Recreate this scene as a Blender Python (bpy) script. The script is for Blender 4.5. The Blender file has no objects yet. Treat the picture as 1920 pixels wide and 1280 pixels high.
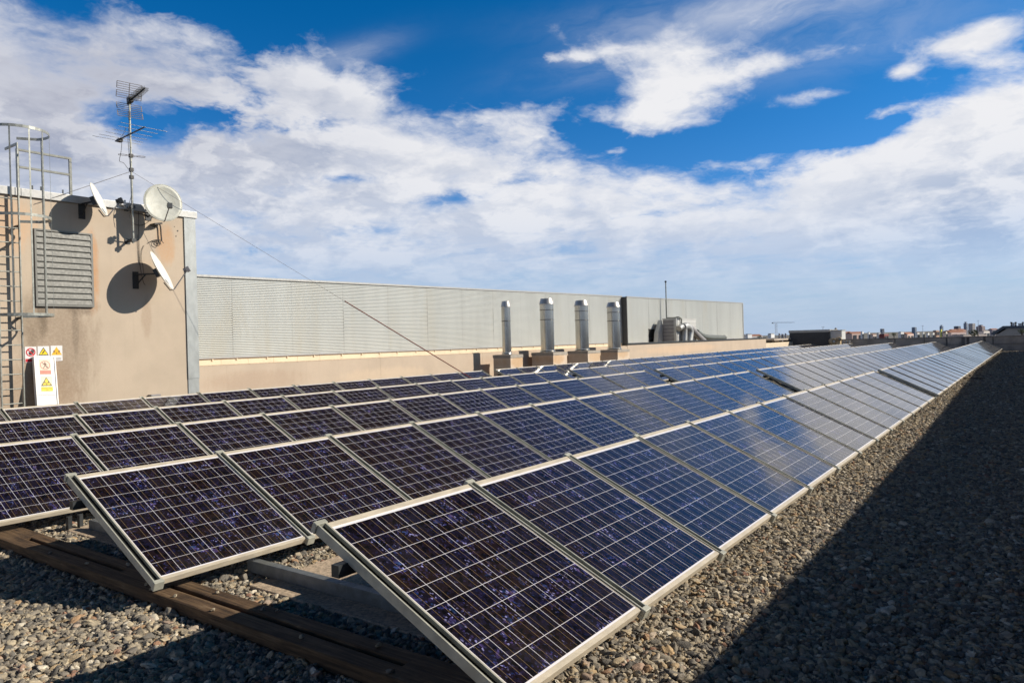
import bpy, math, random
import numpy as np
from mathutils import Vector, Matrix
C0 = bpy.context.scene
COL = C0.collection
R = math.radians
rng = random.Random(7)

# ------------------------------------------------------------------ camera
FPX = 1347.923
YAW, PITCH, ROLL = -0.6275, -0.0005, -0.0278
CAM = np.array([1.9864, -3.3598, 1.6724])
_fw = np.array([math.sin(YAW) * math.cos(PITCH), math.cos(YAW) * math.cos(PITCH), math.sin(PITCH)])
_r = np.array([math.cos(YAW), -math.sin(YAW), 0.0])
_u = np.cross(_r, _fw)
RT = math.cos(ROLL) * _r + math.sin(ROLL) * _u
UP = np.cross(RT, _fw)
FW = _fw
cd = bpy.data.cameras.new("camera")
cam = bpy.data.objects.new("camera", cd)
COL.objects.link(cam)
M = Matrix(((RT[0], UP[0], -FW[0], CAM[0]), (RT[1], UP[1], -FW[1], CAM[1]), (RT[2], UP[2], -FW[2], CAM[2]), (0, 0, 0, 1)))
cam.matrix_world = M
cd.sensor_width = 36.0
cd.lens = 36.0 * FPX / 1920
cd.clip_start = 0.05
cd.clip_end = 20000
cd.dof.use_dof = True
cd.dof.focus_distance = 4.6
cd.dof.aperture_fstop = 6.3
C0.camera = cam
C0.cycles.caustics_reflective = False


def ray(px, py):
    return FW + RT * (px - 960) / FPX - UP * (py - 640) / FPX


def wx(px, py, X):          # world point seen at a photo pixel, on the plane x = X
    d = ray(px, py)
    return Vector(CAM + d * (X - CAM[0]) / d[0])


def wy(px, py, Y):
    d = ray(px, py)
    return Vector(CAM + d * (Y - CAM[1]) / d[1])


def wz(px, py, Z):
    d = ray(px, py)
    return Vector(CAM + d * (Z - CAM[2]) / d[2])


def azel(px, py):
    d = ray(px, py)
    return math.atan2(d[0], d[1]), math.atan2(d[2], math.hypot(d[0], d[1]))


# ------------------------------------------------------------------ light
SUN = Vector((1.40, 1.08, 1.0)).normalized()
sl = bpy.data.lights.new("sun", 'SUN')
sl.energy = 5.0
sl.angle = R(0.5)
sl.color = (1.0, 0.90, 0.76)
so = bpy.data.objects.new("sun", sl)
COL.objects.link(so)
so.rotation_euler = SUN.to_track_quat('Z', 'Y').to_euler()
SUN_EL = math.asin(SUN.z)
SUN_AZ = math.atan2(SUN.x, SUN.y)
C0.view_settings.view_transform = 'Standard'
C0.view_settings.look = 'None'
C0.view_settings.exposure = 0.25
C0.view_settings.gamma = 1.0
C0.view_settings.use_curve_mapping = False


# ------------------------------------------------------------------ node helper
class NT:
    def __init__(self, tree):
        self.t = tree

    def n(self, typ, **kw):
        nd = self.t.nodes.new(typ)
        for k, v in kw.items():
            setattr(nd, k, v)
        return nd

    def set(self, sock, v):
        if isinstance(v, bpy.types.NodeSocket):
            self.t.links.new(v, sock)
        elif v is not None:
            sock.default_value = v

    def m(self, op, a, b=None, c=None, clamp=False):
        nd = self.n('ShaderNodeMath', operation=op)
        nd.use_clamp = clamp
        self.set(nd.inputs[0], a)
        self.set(nd.inputs[1], b)
        self.set(nd.inputs[2], c)
        return nd.outputs[0]

    def v(self, op, a, b=None, s=None):
        nd = self.n('ShaderNodeVectorMath', operation=op)
        self.set(nd.inputs[0], a)
        if b is not None:
            self.set(nd.inputs[1], b)
        if s is not None:
            self.set(nd.inputs['Scale'], s)
        return nd.outputs['Value'] if op in ('LENGTH', 'DOT_PRODUCT', 'DISTANCE') else nd.outputs[0]

    def xyz(self, a):
        nd = self.n('ShaderNodeSeparateXYZ')
        self.set(nd.inputs[0], a)
        return nd.outputs

    def comb(self, x, y, z):
        nd = self.n('ShaderNodeCombineXYZ')
        for i, q in enumerate((x, y, z)):
            self.set(nd.inputs[i], q)
        return nd.outputs[0]

    def noise(self, vec, scale, detail=4, rough=.55, dist=0., out='Fac', lac=2.0):
        nd = self.n('ShaderNodeTexNoise')
        self.set(nd.inputs['Vector'], vec)
        nd.inputs['Scale'].default_value = scale
        nd.inputs['Detail'].default_value = detail
        nd.inputs['Roughness'].default_value = rough
        nd.inputs['Distortion'].default_value = dist
        nd.inputs['Lacunarity'].default_value = lac
        return nd.outputs[out]

    def step(self, x, lo, hi, a=0., b=1., smooth=True):
        nd = self.n('ShaderNodeMapRange', interpolation_type='SMOOTHSTEP' if smooth else 'LINEAR')
        self.set(nd.inputs['Value'], x)
        self.set(nd.inputs['From Min'], lo)
        self.set(nd.inputs['From Max'], hi)
        nd.inputs['To Min'].default_value = a
        nd.inputs['To Max'].default_value = b
        return nd.outputs[0]

    def mix(self, f, a, b, mode='MIX'):
        nd = self.n('ShaderNodeMix', data_type='RGBA', blend_type=mode)
        nd.clamp_factor = True
        self.set(nd.inputs[0], f)
        for s, q in ((nd.inputs[6], a), (nd.inputs[7], b)):
            if isinstance(q, tuple):
                q = (q[0], q[1], q[2], 1.0)
            self.set(s, q)
        return nd.outputs[2]

    def ramp(self, f, stops, mode='LINEAR'):
        nd = self.n('ShaderNodeValToRGB')
        self.set(nd.inputs[0], f)
        cr = nd.color_ramp
        cr.interpolation = mode
        while len(cr.elements) < len(stops):
            cr.elements.new(0.5)
        for e, (p, c) in zip(cr.elements, stops):
            e.position = p
            e.color = (c, c, c, 1) if isinstance(c, (int, float)) else (c[0], c[1], c[2], 1)
        return nd.outputs[0]


# ------------------------------------------------------------------ sky
def build_sky():
    w = bpy.data.worlds.new("World")
    C0.world = w
    w.use_nodes = True
    t = w.node_tree
    t.nodes.clear()
    g = NT(t)
    out = g.n('ShaderNodeOutputWorld')
    bg = g.n('ShaderNodeBackground')
    t.links.new(bg.outputs[0], out.inputs[0])
    STR = 0.095
    bg.inputs['Strength'].default_value = STR
    sky = g.n('ShaderNodeTexSky', sky_type='NISHITA')
    sky.sun_disc = False
    sky.sun_elevation = SUN_EL
    sky.sun_rotation = SUN_AZ
    sky.air_density = 1.0
    sky.dust_density = 0.6
    sky.ozone_density = 3.0
    tc = g.n('ShaderNodeTexCoord')
    d = tc.outputs['Generated']
    x, y, z = g.xyz(d)
    az = g.m('ARCTAN2', x, y)
    el = g.m('ARCSINE', z)
    # clear air: the sky model with deeper blue aloft
    hs = g.n('ShaderNodeHueSaturation')
    hs.inputs['Saturation'].default_value = 1.30
    t.links.new(sky.outputs[0], hs.inputs['Color'])
    tint = g.mix(g.step(el, R(3), R(27)), (.60, .84, 1.20), (.035, .74, 1.0))
    tint = g.mix(g.step(el, R(25), R(40)), tint, (.026, .060, .075))
    blue = g.mix(1.0, hs.outputs[0], tint, 'MULTIPLY')
    # cloud plane coordinates
    zc = g.m('ADD', g.m('MAXIMUM', z, 0.0), 0.10)
    P = g.comb(g.m('DIVIDE', x, zc), g.m('DIVIDE', y, zc), 0.0)
    warp = g.noise(P, 1.6, 4, .6, out='Color')
    P2 = g.v('ADD', P, g.v('SCALE', g.v('SUBTRACT', warp, (.5, .5, .5)), s=0.55))
    D3 = g.v('MULTIPLY', d, (1.0, 1.0, 2.1))
    wd = g.noise(D3, 5.0, 5, .6, out='Color')
    D4 = g.v('ADD', D3, g.v('SCALE', g.v('SUBTRACT', wd, (.5, .5, .5)), s=.16))
    n1 = g.m('ADD', g.m('MULTIPLY', g.noise(P2, 1.25, 12, .56), .42), g.m('MULTIPLY', g.noise(D4, 7.5, 12, .60), .58))
    n_big = g.noise(P, .55, 3, .5)
    # streaky cirrus texture
    st = g.noise(g.v('MULTIPLY', P2, (1.0, .45, 1.0)), 4.5, 9, .66)
    # coverage : the top of the main bank as elevation over azimuth
    line = [(-600, 40), (-200, 10), (0, -40), (250, 20), (420, 60), (600, 115), (750, 175), (900, 205), (1050, 235), (1180, 275), (1330, 305),
            (1480, 312), (1600, 272), (1720, 212), (1830, 168), (1925, 145), (1990, 100), (2100, 40), (2400, -60)]
    A0, A1 = -2.0, 1.0
    E1 = R(60)
    stops = []
    for px, py in line:
        a, e = azel(px, py)
        stops.append(((a - A0) / (A1 - A0), max(0, min(1, e / E1))))
    bank_el = g.m('MULTIPLY', g.ramp(g.m('DIVIDE', g.m('SUBTRACT', az, A0), A1 - A0), stops), E1)
    above = g.m('SUBTRACT', el, bank_el)                     # positive above the bank edge
    cov = g.step(above, R(-4.5), R(3.0), 1.0, 0.0, smooth=False)
    cov = g.m('SUBTRACT', cov, g.step(above, R(3.0), R(12.0), 0.0, .55, smooth=False))

    def blob(px, py, rx, ry, rot, amp):
        a, e = azel(px, py)
        ca, sa = math.cos(R(rot)), math.sin(R(rot))
        da = g.m('MULTIPLY', g.m('SUBTRACT', az, a), math.cos(e))
        de = g.m('SUBTRACT', el, e)
        uu = g.m('DIVIDE', g.m('ADD', g.m('MULTIPLY', da, ca), g.m('MULTIPLY', de, sa)), rx / FPX)
        vv = g.m('DIVIDE', g.m('SUBTRACT', g.m('MULTIPLY', de, ca), g.m('MULTIPLY', da, sa)), ry / FPX)
        r2 = g.m('ADD', g.m('MULTIPLY', uu, uu), g.m('MULTIPLY', vv, vv))
        return g.m('MULTIPLY', g.m('POWER', 2.718, g.m('MULTIPLY', r2, -1.0)), amp)

    for b in ((1280, 98, 180, 38, 0, .95), (1240, 180, 85, 52, 12, .85), (1470, 118, 190, 18, 2, .72), (1030, 112, 130, 13, 2, .70),
              (1360, 165, 100, 36, 20, .36), (1520, 180, 70, 14, 0, .60), (1440, 15, 260, 26, 0, .62), (1870, 330, 330, 70, 4, .62), (2150, 300, 300, 150, 0, .8), (1830, 250, 150, 40, 14, .4), (1990, 220, 110, 50, 14, .4), (1870, 58, 60, 24, 12, .78), (1690, 135, 26, 13, 0, .85), (1650, 218, 40, 12, 15, .85),
              (660, 190, 130, 40, -14, .26), (1765, 85, 60, 22, 0, .7),
              (520, 150, 160, 40, -20, .2)):
        cov = g.m('ADD', cov, blob(*b))
    hole = 0.0
    for b in ((410, 210, 100, 38, 8, 1.25), (262, 232, 70, 36, 0, .95), (850, 374, 70, 14, 4, .8), (690, 432, 60, 9, 0, .5), (340, 0, 150, 40, -15, .6), (640, 335, 60, 9, 0, .5), (480, 130, 60, 24, 20, .45),
              (620, 120, 90, 24, -25, .45), (1150, 262, 130, 18, -12, .7), (985, 150, 110, 42, 8, .9), (1400, 262, 170, 26, 0, .85), (1640, 245, 70, 22, 20, .5), (1060, 225, 70, 18, -10, .4), (560, 235, 90, 20, 0, .75), (1420, 325, 70, 10, 0, .5), (1200, 405, 90, 8, 2, .4), (1700, 400, 120, 9, 2, .35), (480, 470, 90, 8, 3, .4), (980, 340, 60, 9, 0, .4)):
        hole = g.m('ADD', blob(*b), hole)
    hole = g.m('MULTIPLY', hole, g.step(n1, .40, .60, 1.35, .35))
    cov = g.m('SUBTRACT', cov, hole)
    # cumulus body : big soft heaps with ragged edges
    nn = g.m('ADD', g.m('MULTIPLY', n1, .74), g.m('MULTIPLY', st, .26))
    low = g.step(el, R(3.0), R(14.0), 1.0, 0.0)                       # 1 near the horizon
    cin = g.m('ADD', g.m('SUBTRACT', cov, g.m('MULTIPLY', low, .36)), g.m('MULTIPLY', g.m('SUBTRACT', nn, .5), 4.0))
    cum = g.step(cin, .22, .98)
    # thin veil below the edge of the bank, in long streaks
    st2 = g.noise(g.v('MULTIPLY', P2, (.5, 1.0, 1.0)), 2.2, 10, .66, .3)
    veil = g.m('MULTIPLY', g.m('SUBTRACT', 1.0, hole, clamp=True), g.m('MULTIPLY', g.step(above, R(-6.0), R(-1.0), 1.0, 0.0), g.step(st2, .36, .62, .20, .92)))
    cir = g.m('ADD', g.m('ADD', blob(1440, 6, 250, 34, 0, .55), blob(1120, 120, 130, 26, 8, .25)), g.m('ADD', blob(1500, 85, 260, 50, 0, .25), blob(640, 110, 90, 20, 20, .35)))
    veil = g.m('MAXIMUM', veil, g.m('MULTIPLY', cir, g.step(st2, .36, .64, .15, 1.0)))
    dens = g.m('SUBTRACT', 1.0, g.m('MULTIPLY', g.m('SUBTRACT', 1.0, cum), g.m('SUBTRACT', 1.0, veil)))
    # cheap lighting : density sampled a little towards the sun
    P3 = g.v('ADD', P2, (.10, .077, 0.0))
    D5 = g.v('ADD', D4, (.030, .020, .035))
    n1b = g.m('ADD', g.m('MULTIPLY', g.noise(P3, 1.25, 12, .56), .42), g.m('MULTIPLY', g.noise(D5, 7.5, 12, .60), .58))
    lit = g.step(g.m('SUBTRACT', n1, n1b), -.075, .055, 0.0, 1.0, smooth=False)
    thick = g.step(cin, .45, 1.6)
    lav = blob(90, 140, 420, 190, -8, 1.0)
    deep = g.step(above, R(-9.0), R(-1.5), 1.0, .25)
    shade_f = g.m('ADD', g.m('MULTIPLY', g.m('SUBTRACT', 1.0, lit), g.m('ADD', deep, g.m('MULTIPLY', n_big, .30))), g.m('MULTIPLY', lav, .72), clamp=True)
    shade_f = g.m('MULTIPLY', shade_f, g.m('ADD', .40, g.m('MULTIPLY', thick, .60)))
    k = .86 / STR
    white = (.87 * k, .865 * k, .88 * k)
    grey = g.mix(g.m('MULTIPLY', lav, .9), (.36 * k, .44 * k, .60 * k), (.25 * k, .27 * k, .38 * k))
    ccol = g.mix(shade_f, white, grey)
    lowc = g.step(el, R(1.0), R(15.0), 1.0, 0.0)
    ccol = g.mix(g.m('MULTIPLY', lowc, .58), ccol, (.47 * k, .58 * k, .78 * k))
    # pale air near the horizon
    hz = g.step(el, R(-1.0), R(13.0), 1.0, 0.0)
    blue = g.mix(g.m('MULTIPLY', hz, .90), blue, (.42 * k, .55 * k, .75 * k))
    col = g.mix(g.m('MULTIPLY', dens, g.step(el, R(.5), R(9.5), .25, .97)), blue, ccol)
    t.links.new(col, bg.inputs['Color'])
    w.cycles.sampling_method = 'MANUAL'
    w.cycles.sample_map_resolution = 512


build_sky()


# ------------------------------------------------------------------ mesh helper
class MB:
    def __init__(self):
        self.v = []
        self.f = []
        self.smooth = []

    def add(self, vs, fs, smooth=False):
        o = len(self.v)
        self.v += [tuple(p) for p in vs]
        self.f += [tuple(i + o for i in q) for q in fs]
        self.smooth += [smooth] * len(fs)
        return self

    def box(self, a, b):
        x0, y0, z0 = (min(a[i], b[i]) for i in range(3))
        x1, y1, z1 = (max(a[i], b[i]) for i in range(3))
        return self.add([(x0, y0, z0), (x1, y0, z0), (x1, y1, z0), (x0, y1, z0), (x0, y0, z1), (x1, y0, z1), (x1, y1, z1), (x0, y1, z1)],
                        [(0, 3, 2, 1), (4, 5, 6, 7), (0, 1, 5, 4), (1, 2, 6, 5), (2, 3, 7, 6), (3, 0, 4, 7)])

    def cbox(self, a, b, c=.01):   # box with chamfered edges
        x0, y0, z0 = (min(a[i], b[i]) for i in range(3))
        x1, y1, z1 = (max(a[i], b[i]) for i in range(3))
        import bmesh
        bm = bmesh.new()
        bmesh.ops.create_cube(bm, size=1)
        for q in bm.verts:
            q.co = Vector(((x0 + x1) / 2 + q.co.x * (x1 - x0), (y0 + y1) / 2 + q.co.y * (y1 - y0), (z0 + z1) / 2 + q.co.z * (z1 - z0)))
        bmesh.ops.bevel(bm, geom=bm.edges[:], offset=c, segments=2, affect='EDGES', profile=.6)
        bm.verts.index_update()
        self.add([q.co[:] for q in bm.verts], [[q.index for q in f.verts] for f in bm.faces])
        bm.free()
        return self

    def obox(self, c, ax, ay, az):
        c, ax, ay, az = (Vector(q) for q in (c, ax, ay, az))
        vs = [c + sx * ax + sy * ay + sz * az for sz in (-1, 1) for sx, sy in ((-1, -1), (1, -1), (1, 1), (-1, 1))]
        return self.add(vs, [(0, 3, 2, 1), (4, 5, 6, 7), (0, 1, 5, 4), (1, 2, 6, 5), (2, 3, 7, 6), (3, 0, 4, 7)])

    def bar(self, p, q, w, h=None, up=(0, 0, 1)):
        p, q, up = Vector(p), Vector(q), Vector(up)
        h = h or w
        d = q - p
        s = d.cross(up)
        if s.length < 1e-6:
            s = d.cross(Vector((1, 0, 0)))
        s.normalize()
        n = s.cross(d).normalized()
        return self.obox((p + q) / 2, d / 2, s * w / 2, n * h / 2)

    def tube(self, pts, r, n=10, closed=False, caps=True):
        pts = [Vector(p) for p in pts]
        m = len(pts)
        rr = r if isinstance(r, (list, tuple)) else [r] * m
        prev = None
        vs = []
        for i, p in enumerate(pts):
            if closed:
                d = pts[(i + 1) % m] - pts[i - 1]
            else:
                d = pts[min(i + 1, m - 1)] - pts[max(i - 1, 0)]
            d.normalize()
            if prev is None:
                a = d.orthogonal().normalized()
            else:
                a = (prev - d * prev.dot(d)).normalized()
            prev = a
            b = d.cross(a)
            for k in range(n):
                th = 2 * math.pi * k / n
                vs.append(p + (a * math.cos(th) + b * math.sin(th)) * rr[i])
        fs = []
        for i in range(m if closed else m - 1):
            j = (i + 1) % m
            for k in range(n):
                l = (k + 1) % n
                fs.append((i * n + k, i * n + l, j * n + l, j * n + k))
        self.add(vs, fs, True)
        if caps and not closed:
            self.add(vs[:n], [tuple(range(n))[::-1]])
            self.add(vs[-n:], [tuple(range(n))])
        return self

    def lathe(self, c, prof, n=24, axis=None, caps=True):
        c = Vector(c)
        if axis is None:
            a, b, z = Vector((1, 0, 0)), Vector((0, 1, 0)), Vector((0, 0, 1))
        else:
            z = Vector(axis).normalized()
            a = z.orthogonal().normalized()
            b = z.cross(a)
        def ringv(r_, h):
            return [c + a * (r_ * math.cos(2 * math.pi * k / n)) + b * (r_ * math.sin(2 * math.pi * k / n)) + z * h for k in range(n)]
        for p0, p1 in zip(prof[:-1], prof[1:]):       # every band has its own rings, so edges stay crisp
            self.add(ringv(*p0) + ringv(*p1), [(k, (k + 1) % n, n + (k + 1) % n, n + k) for k in range(n)], True)
        vs = ringv(*prof[0]) + ringv(*prof[-1])
        if caps:
            self.add(vs[:n], [tuple(range(n))[::-1]])
            self.add(vs[-n:], [tuple(range(n))])
        return self

    def poly(self, pts):
        return self.add(pts, [tuple(range(len(pts)))])

    def prism(self, pts, d):
        pts = [Vector(p) for p in pts]
        d = Vector(d)
        n = len(pts)
        vs = pts + [p + d for p in pts]
        return self.add(vs, [tuple(range(n))[::-1], tuple(range(n, 2 * n))] + [(i, (i + 1) % n, n + (i + 1) % n, n + i) for i in range(n)])

    def mesh(self, name, mat):
        me = bpy.data.meshes.new(name)
        me.from_pydata(self.v, [], self.f)
        me.polygons.foreach_set('use_smooth', self.smooth)
        me.materials.append(mat)
        me.validate()
        me.update()
        return me

    def build(self, name, mat, parent=None, loc=None):
        me = self.mesh(name, mat)
        o = bpy.data.objects.new(name, me)
        COL.objects.link(o)
        if parent:
            o.parent = parent
        if loc is not None:
            o.location = loc
        return o


def shift(mb, origin):
    ox, oy, oz = origin
    mb.v = [(a - ox, b - oy, c - oz) for a, b, c in mb.v]
    return mb


def tag(o, label, cat, group=None):
    o['label'] = label
    o['category'] = cat
    if group:
        o['group'] = group
    return o


def thing(name, label, cat, loc=(0, 0, 0), group=None):
    o = bpy.data.objects.new(name, None)
    o.empty_display_size = .1
    COL.objects.link(o)
    o.location = loc
    return tag(o, label, cat, group)


def part(name, mb, mat, root):
    """mesh given in world coordinates, parented to root"""
    base = root
    off = Vector(base.location)
    while base.parent:
        base = base.parent
        off += Vector(base.location)
    return shift(mb, off).build(name, mat, root)


def struct(o):
    o['kind'] = 'structure'
    return o


# ------------------------------------------------------------------ materials
def newmat(name):
    m = bpy.data.materials.new(name)
    m.use_nodes = True
    t = m.node_tree
    t.nodes.clear()
    g = NT(t)
    o = g.n('ShaderNodeOutputMaterial')
    b = g.n('ShaderNodeBsdfPrincipled')
    t.links.new(b.outputs[0], o.inputs[0])
    return m, g, b


def bump(g, b, h, strength=.3, dist=.01):
    n = g.n('ShaderNodeBump')
    n.inputs['Strength'].default_value = strength
    n.inputs['Distance'].default_value = dist
    g.set(n.inputs['Height'], h)
    g.set(b.inputs['Normal'], n.outputs[0])


def mat(name, c, rough=.6, metal=0., c2=None, scale=6., var=.18, bmp=0., bscale=60., stretch=(1, 1, 1), rvar=.1):
    m, g, b = newmat(name)
    pos = g.n('ShaderNodeNewGeometry').outputs['Position']
    P = g.v('MULTIPLY', pos, stretch)
    n = g.noise(P, scale, 6, .6)
    n2 = g.noise(P, scale * 7, 3, .6)
    c = tuple(q * .90 for q in c)
    lo = tuple(q * (1 - var) for q in c)
    hi = tuple(min(1, q * (1 + var)) for q in c)
    col = g.mix(g.step(n, .3, .7), lo, hi)
    if c2:
        col = g.mix(g.step(g.noise(P, scale * .6, 7, .65, .4), .52, .72), col, c2)
    g.set(b.inputs['Base Color'], col)
    b.inputs['Metallic'].default_value = metal
    g.set(b.inputs['Roughness'], g.step(n2, .25, .75, max(.02, rough - rvar), min(1, rough + rvar)))
    if bmp:
        bump(g, b, g.noise(P, bscale, 4, .6), bmp, .006)
    return m


ALU = mat('frame_aluminium', (.66, .59, .47), .45, .15, scale=9, var=.12, stretch=(3, 1, 3))
RAIL = mat('rail_galvanised', (.47, .475, .41), .5, .2, scale=7, var=.18)
RAIL_IN = mat('rail_groove', (.02, .022, .022), .6, .2)
STEEL = mat('galvanised_steel', (.33, .34, .31), .45, .35, scale=14, var=.25)
DARKSTEEL = mat('dark_steel', (.05, .055, .06), .5, .5)
TIMBER_STRETCH = (.7, 14, 14)
CONC = mat('pebbled_concrete', (.56, .44, .32), .9, 0, (.30, .24, .18), 40, .35, .8, 220)
CREAM = mat('cream_render', (.74, .62, .46), .85, 0, scale=2, var=.06, bmp=.2)
WHITE = mat('white_enamel', (.82, .81, .79), .35, 0, scale=3, var=.04)
DISHM = mat('dish_paint', (.80, .78, .72), .45, 0, scale=5, var=.06)
DISHG = mat('weathered_dish_paint', (.60, .61, .55), .5, 0, (.50, .50, .42), 8, .1)
BLACK = mat('black_plastic', (.012, .012, .013), .5)
CABLE = mat('cable_sheath', (.02, .018, .018), .55)
STAINLESS = mat('stainless_steel', (.52, .495, .45), .25, 1.0, scale=5, var=.1, stretch=(1, 1, .35), rvar=.015)
FLUECAP = mat('flue_cap_steel', (.52, .50, .46), .42, .75, scale=6, var=.1)
BAND = mat('flue_band', (.20, .19, .18), .4, .8)
DUCT = mat('duct_foil', (.44, .45, .45), .5, .35, scale=9, var=.15, bmp=.3, bscale=30)
UNIT = mat('unit_sheet', (.60, .60, .58), .5, .1, scale=3, var=.06)
UNITD = mat('unit_grey', (.27, .26, .27), .55, .1, scale=3, var=.08)
DARKBOX = mat('dark_cladding_and_shade', (.075, .075, .08), .55, .1, scale=3, var=.1)
GREYWALL = mat('grey_parapet', (.50, .43, .36), .9, 0, (.26, .235, .205), 1.3, .2, .3, 30)
TRIM = mat('corner_galvanised', (.36, .385, .39), .5, .3, (.29, .31, .32), 5, .12, stretch=(1, 1, .5))
COPING = mat('coping_sheet', (.46, .46, .45), .4, .3, scale=3, var=.06)
CLAD = mat('ribbed_cladding', (.64, .66, .645), .5, .05, (.56, .56, .52), .55, .05, stretch=(1, 2.2, .35))
RED = mat('sign_red', (.55, .02, .03), .5, var=.05)
FADED = mat('sign_faded_red', (.62, .25, .19), .6, var=.05)
BROWNINK = mat('sign_faded_ink', (.20, .10, .07), .6, var=.05)
YEL = mat('sign_yellow', (.82, .62, .01), .5, var=.03)
ORANGE = mat('sign_amber', (.80, .47, .02), .5, var=.05)
SIGNW = mat('sign_white', (.78, .76, .76), .5, var=.02)
ROPE = mat('rope_red_fibre', (.22, .055, .04), .8, var=.3, scale=80)
WIRE = mat('wire_steel', (.22, .20, .20), .5, .4)


def stucco(name, base, stains):
    m, g, b = newmat(name)
    pos = g.n('ShaderNodeNewGeometry').outputs['Position']
    x, y, z = g.xyz(pos)
    n = g.noise(pos, 1.1, 6, .6)
    fine = g.noise(pos, 45, 4, .7)
    col = g.mix(g.step(n, .3, .7), tuple(q * .93 for q in base), tuple(min(1, q * 1.05) for q in base))
    col = g.mix(g.m('MULTIPLY', g.step(fine, .42, .75), .30), col, tuple(q * .66 for q in base))
    # faint vertical runs
    runs = g.noise(g.v('MULTIPLY', pos, (1, 5, .22)), 1.5, 5, .6)
    col = g.mix(g.m('MULTIPLY', g.step(runs, .55, .75), .22), col, tuple(q * .7 for q in base))
    rag = g.noise(g.v('MULTIPLY', pos, (1, 1.6, .55)), 2.6, 7, .7)
    speck = g.noise(pos, 22, 5, .75)
    for (yc, zc, ry, rz, colr, amt) in stains:
        dy = g.m('DIVIDE', g.m('SUBTRACT', y, yc), ry)
        dz = g.m('DIVIDE', g.m('SUBTRACT', z, zc), rz)
        r = g.m('ADD', g.m('MULTIPLY', dy, dy), g.m('MULTIPLY', dz, dz))
        f = g.step(g.m('ADD', r, g.m('MULTIPLY', g.m('SUBTRACT', rag, .5), 2.4)), .25, 1.5, amt, 0.)
        f = g.m('MULTIPLY', f, g.step(speck, .34, .62, .60, 1.))
        col = g.mix(f, col, colr)
    g.set(b.inputs['Base Color'], col)
    b.inputs['Roughness'].default_value = .9
    bump(g, b, g.m('ADD', fine, g.m('MULTIPLY', n, .6)), .35, .006)
    return m


def timber_mat():
    m, g, b = newmat('weathered_timber')
    pos = g.n('ShaderNodeNewGeometry').outputs['Position']
    P = g.v('MULTIPLY', pos, (1.2, 22, 22))
    n = g.noise(P, 1.6, 8, .65, .6)
    n2 = g.noise(pos, 5, 4, .6)
    col = g.ramp(g.m('ADD', g.m('MULTIPLY', n, .75), g.m('MULTIPLY', n2, .25)),
                 [(.30, (.012, .007, .004)), (.43, (.055, .030, .013)), (.56, (.135, .080, .038)), (.72, (.27, .19, .11))])
    g.set(b.inputs['Base Color'], col)
    b.inputs['Roughness'].default_value = .85
    bump(g, b, n, .7, .012)
    return m


TIMBER = timber_mat()
PW = 1.294          # panel width along the row
SL = 1.5015         # panel length up the slope


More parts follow.
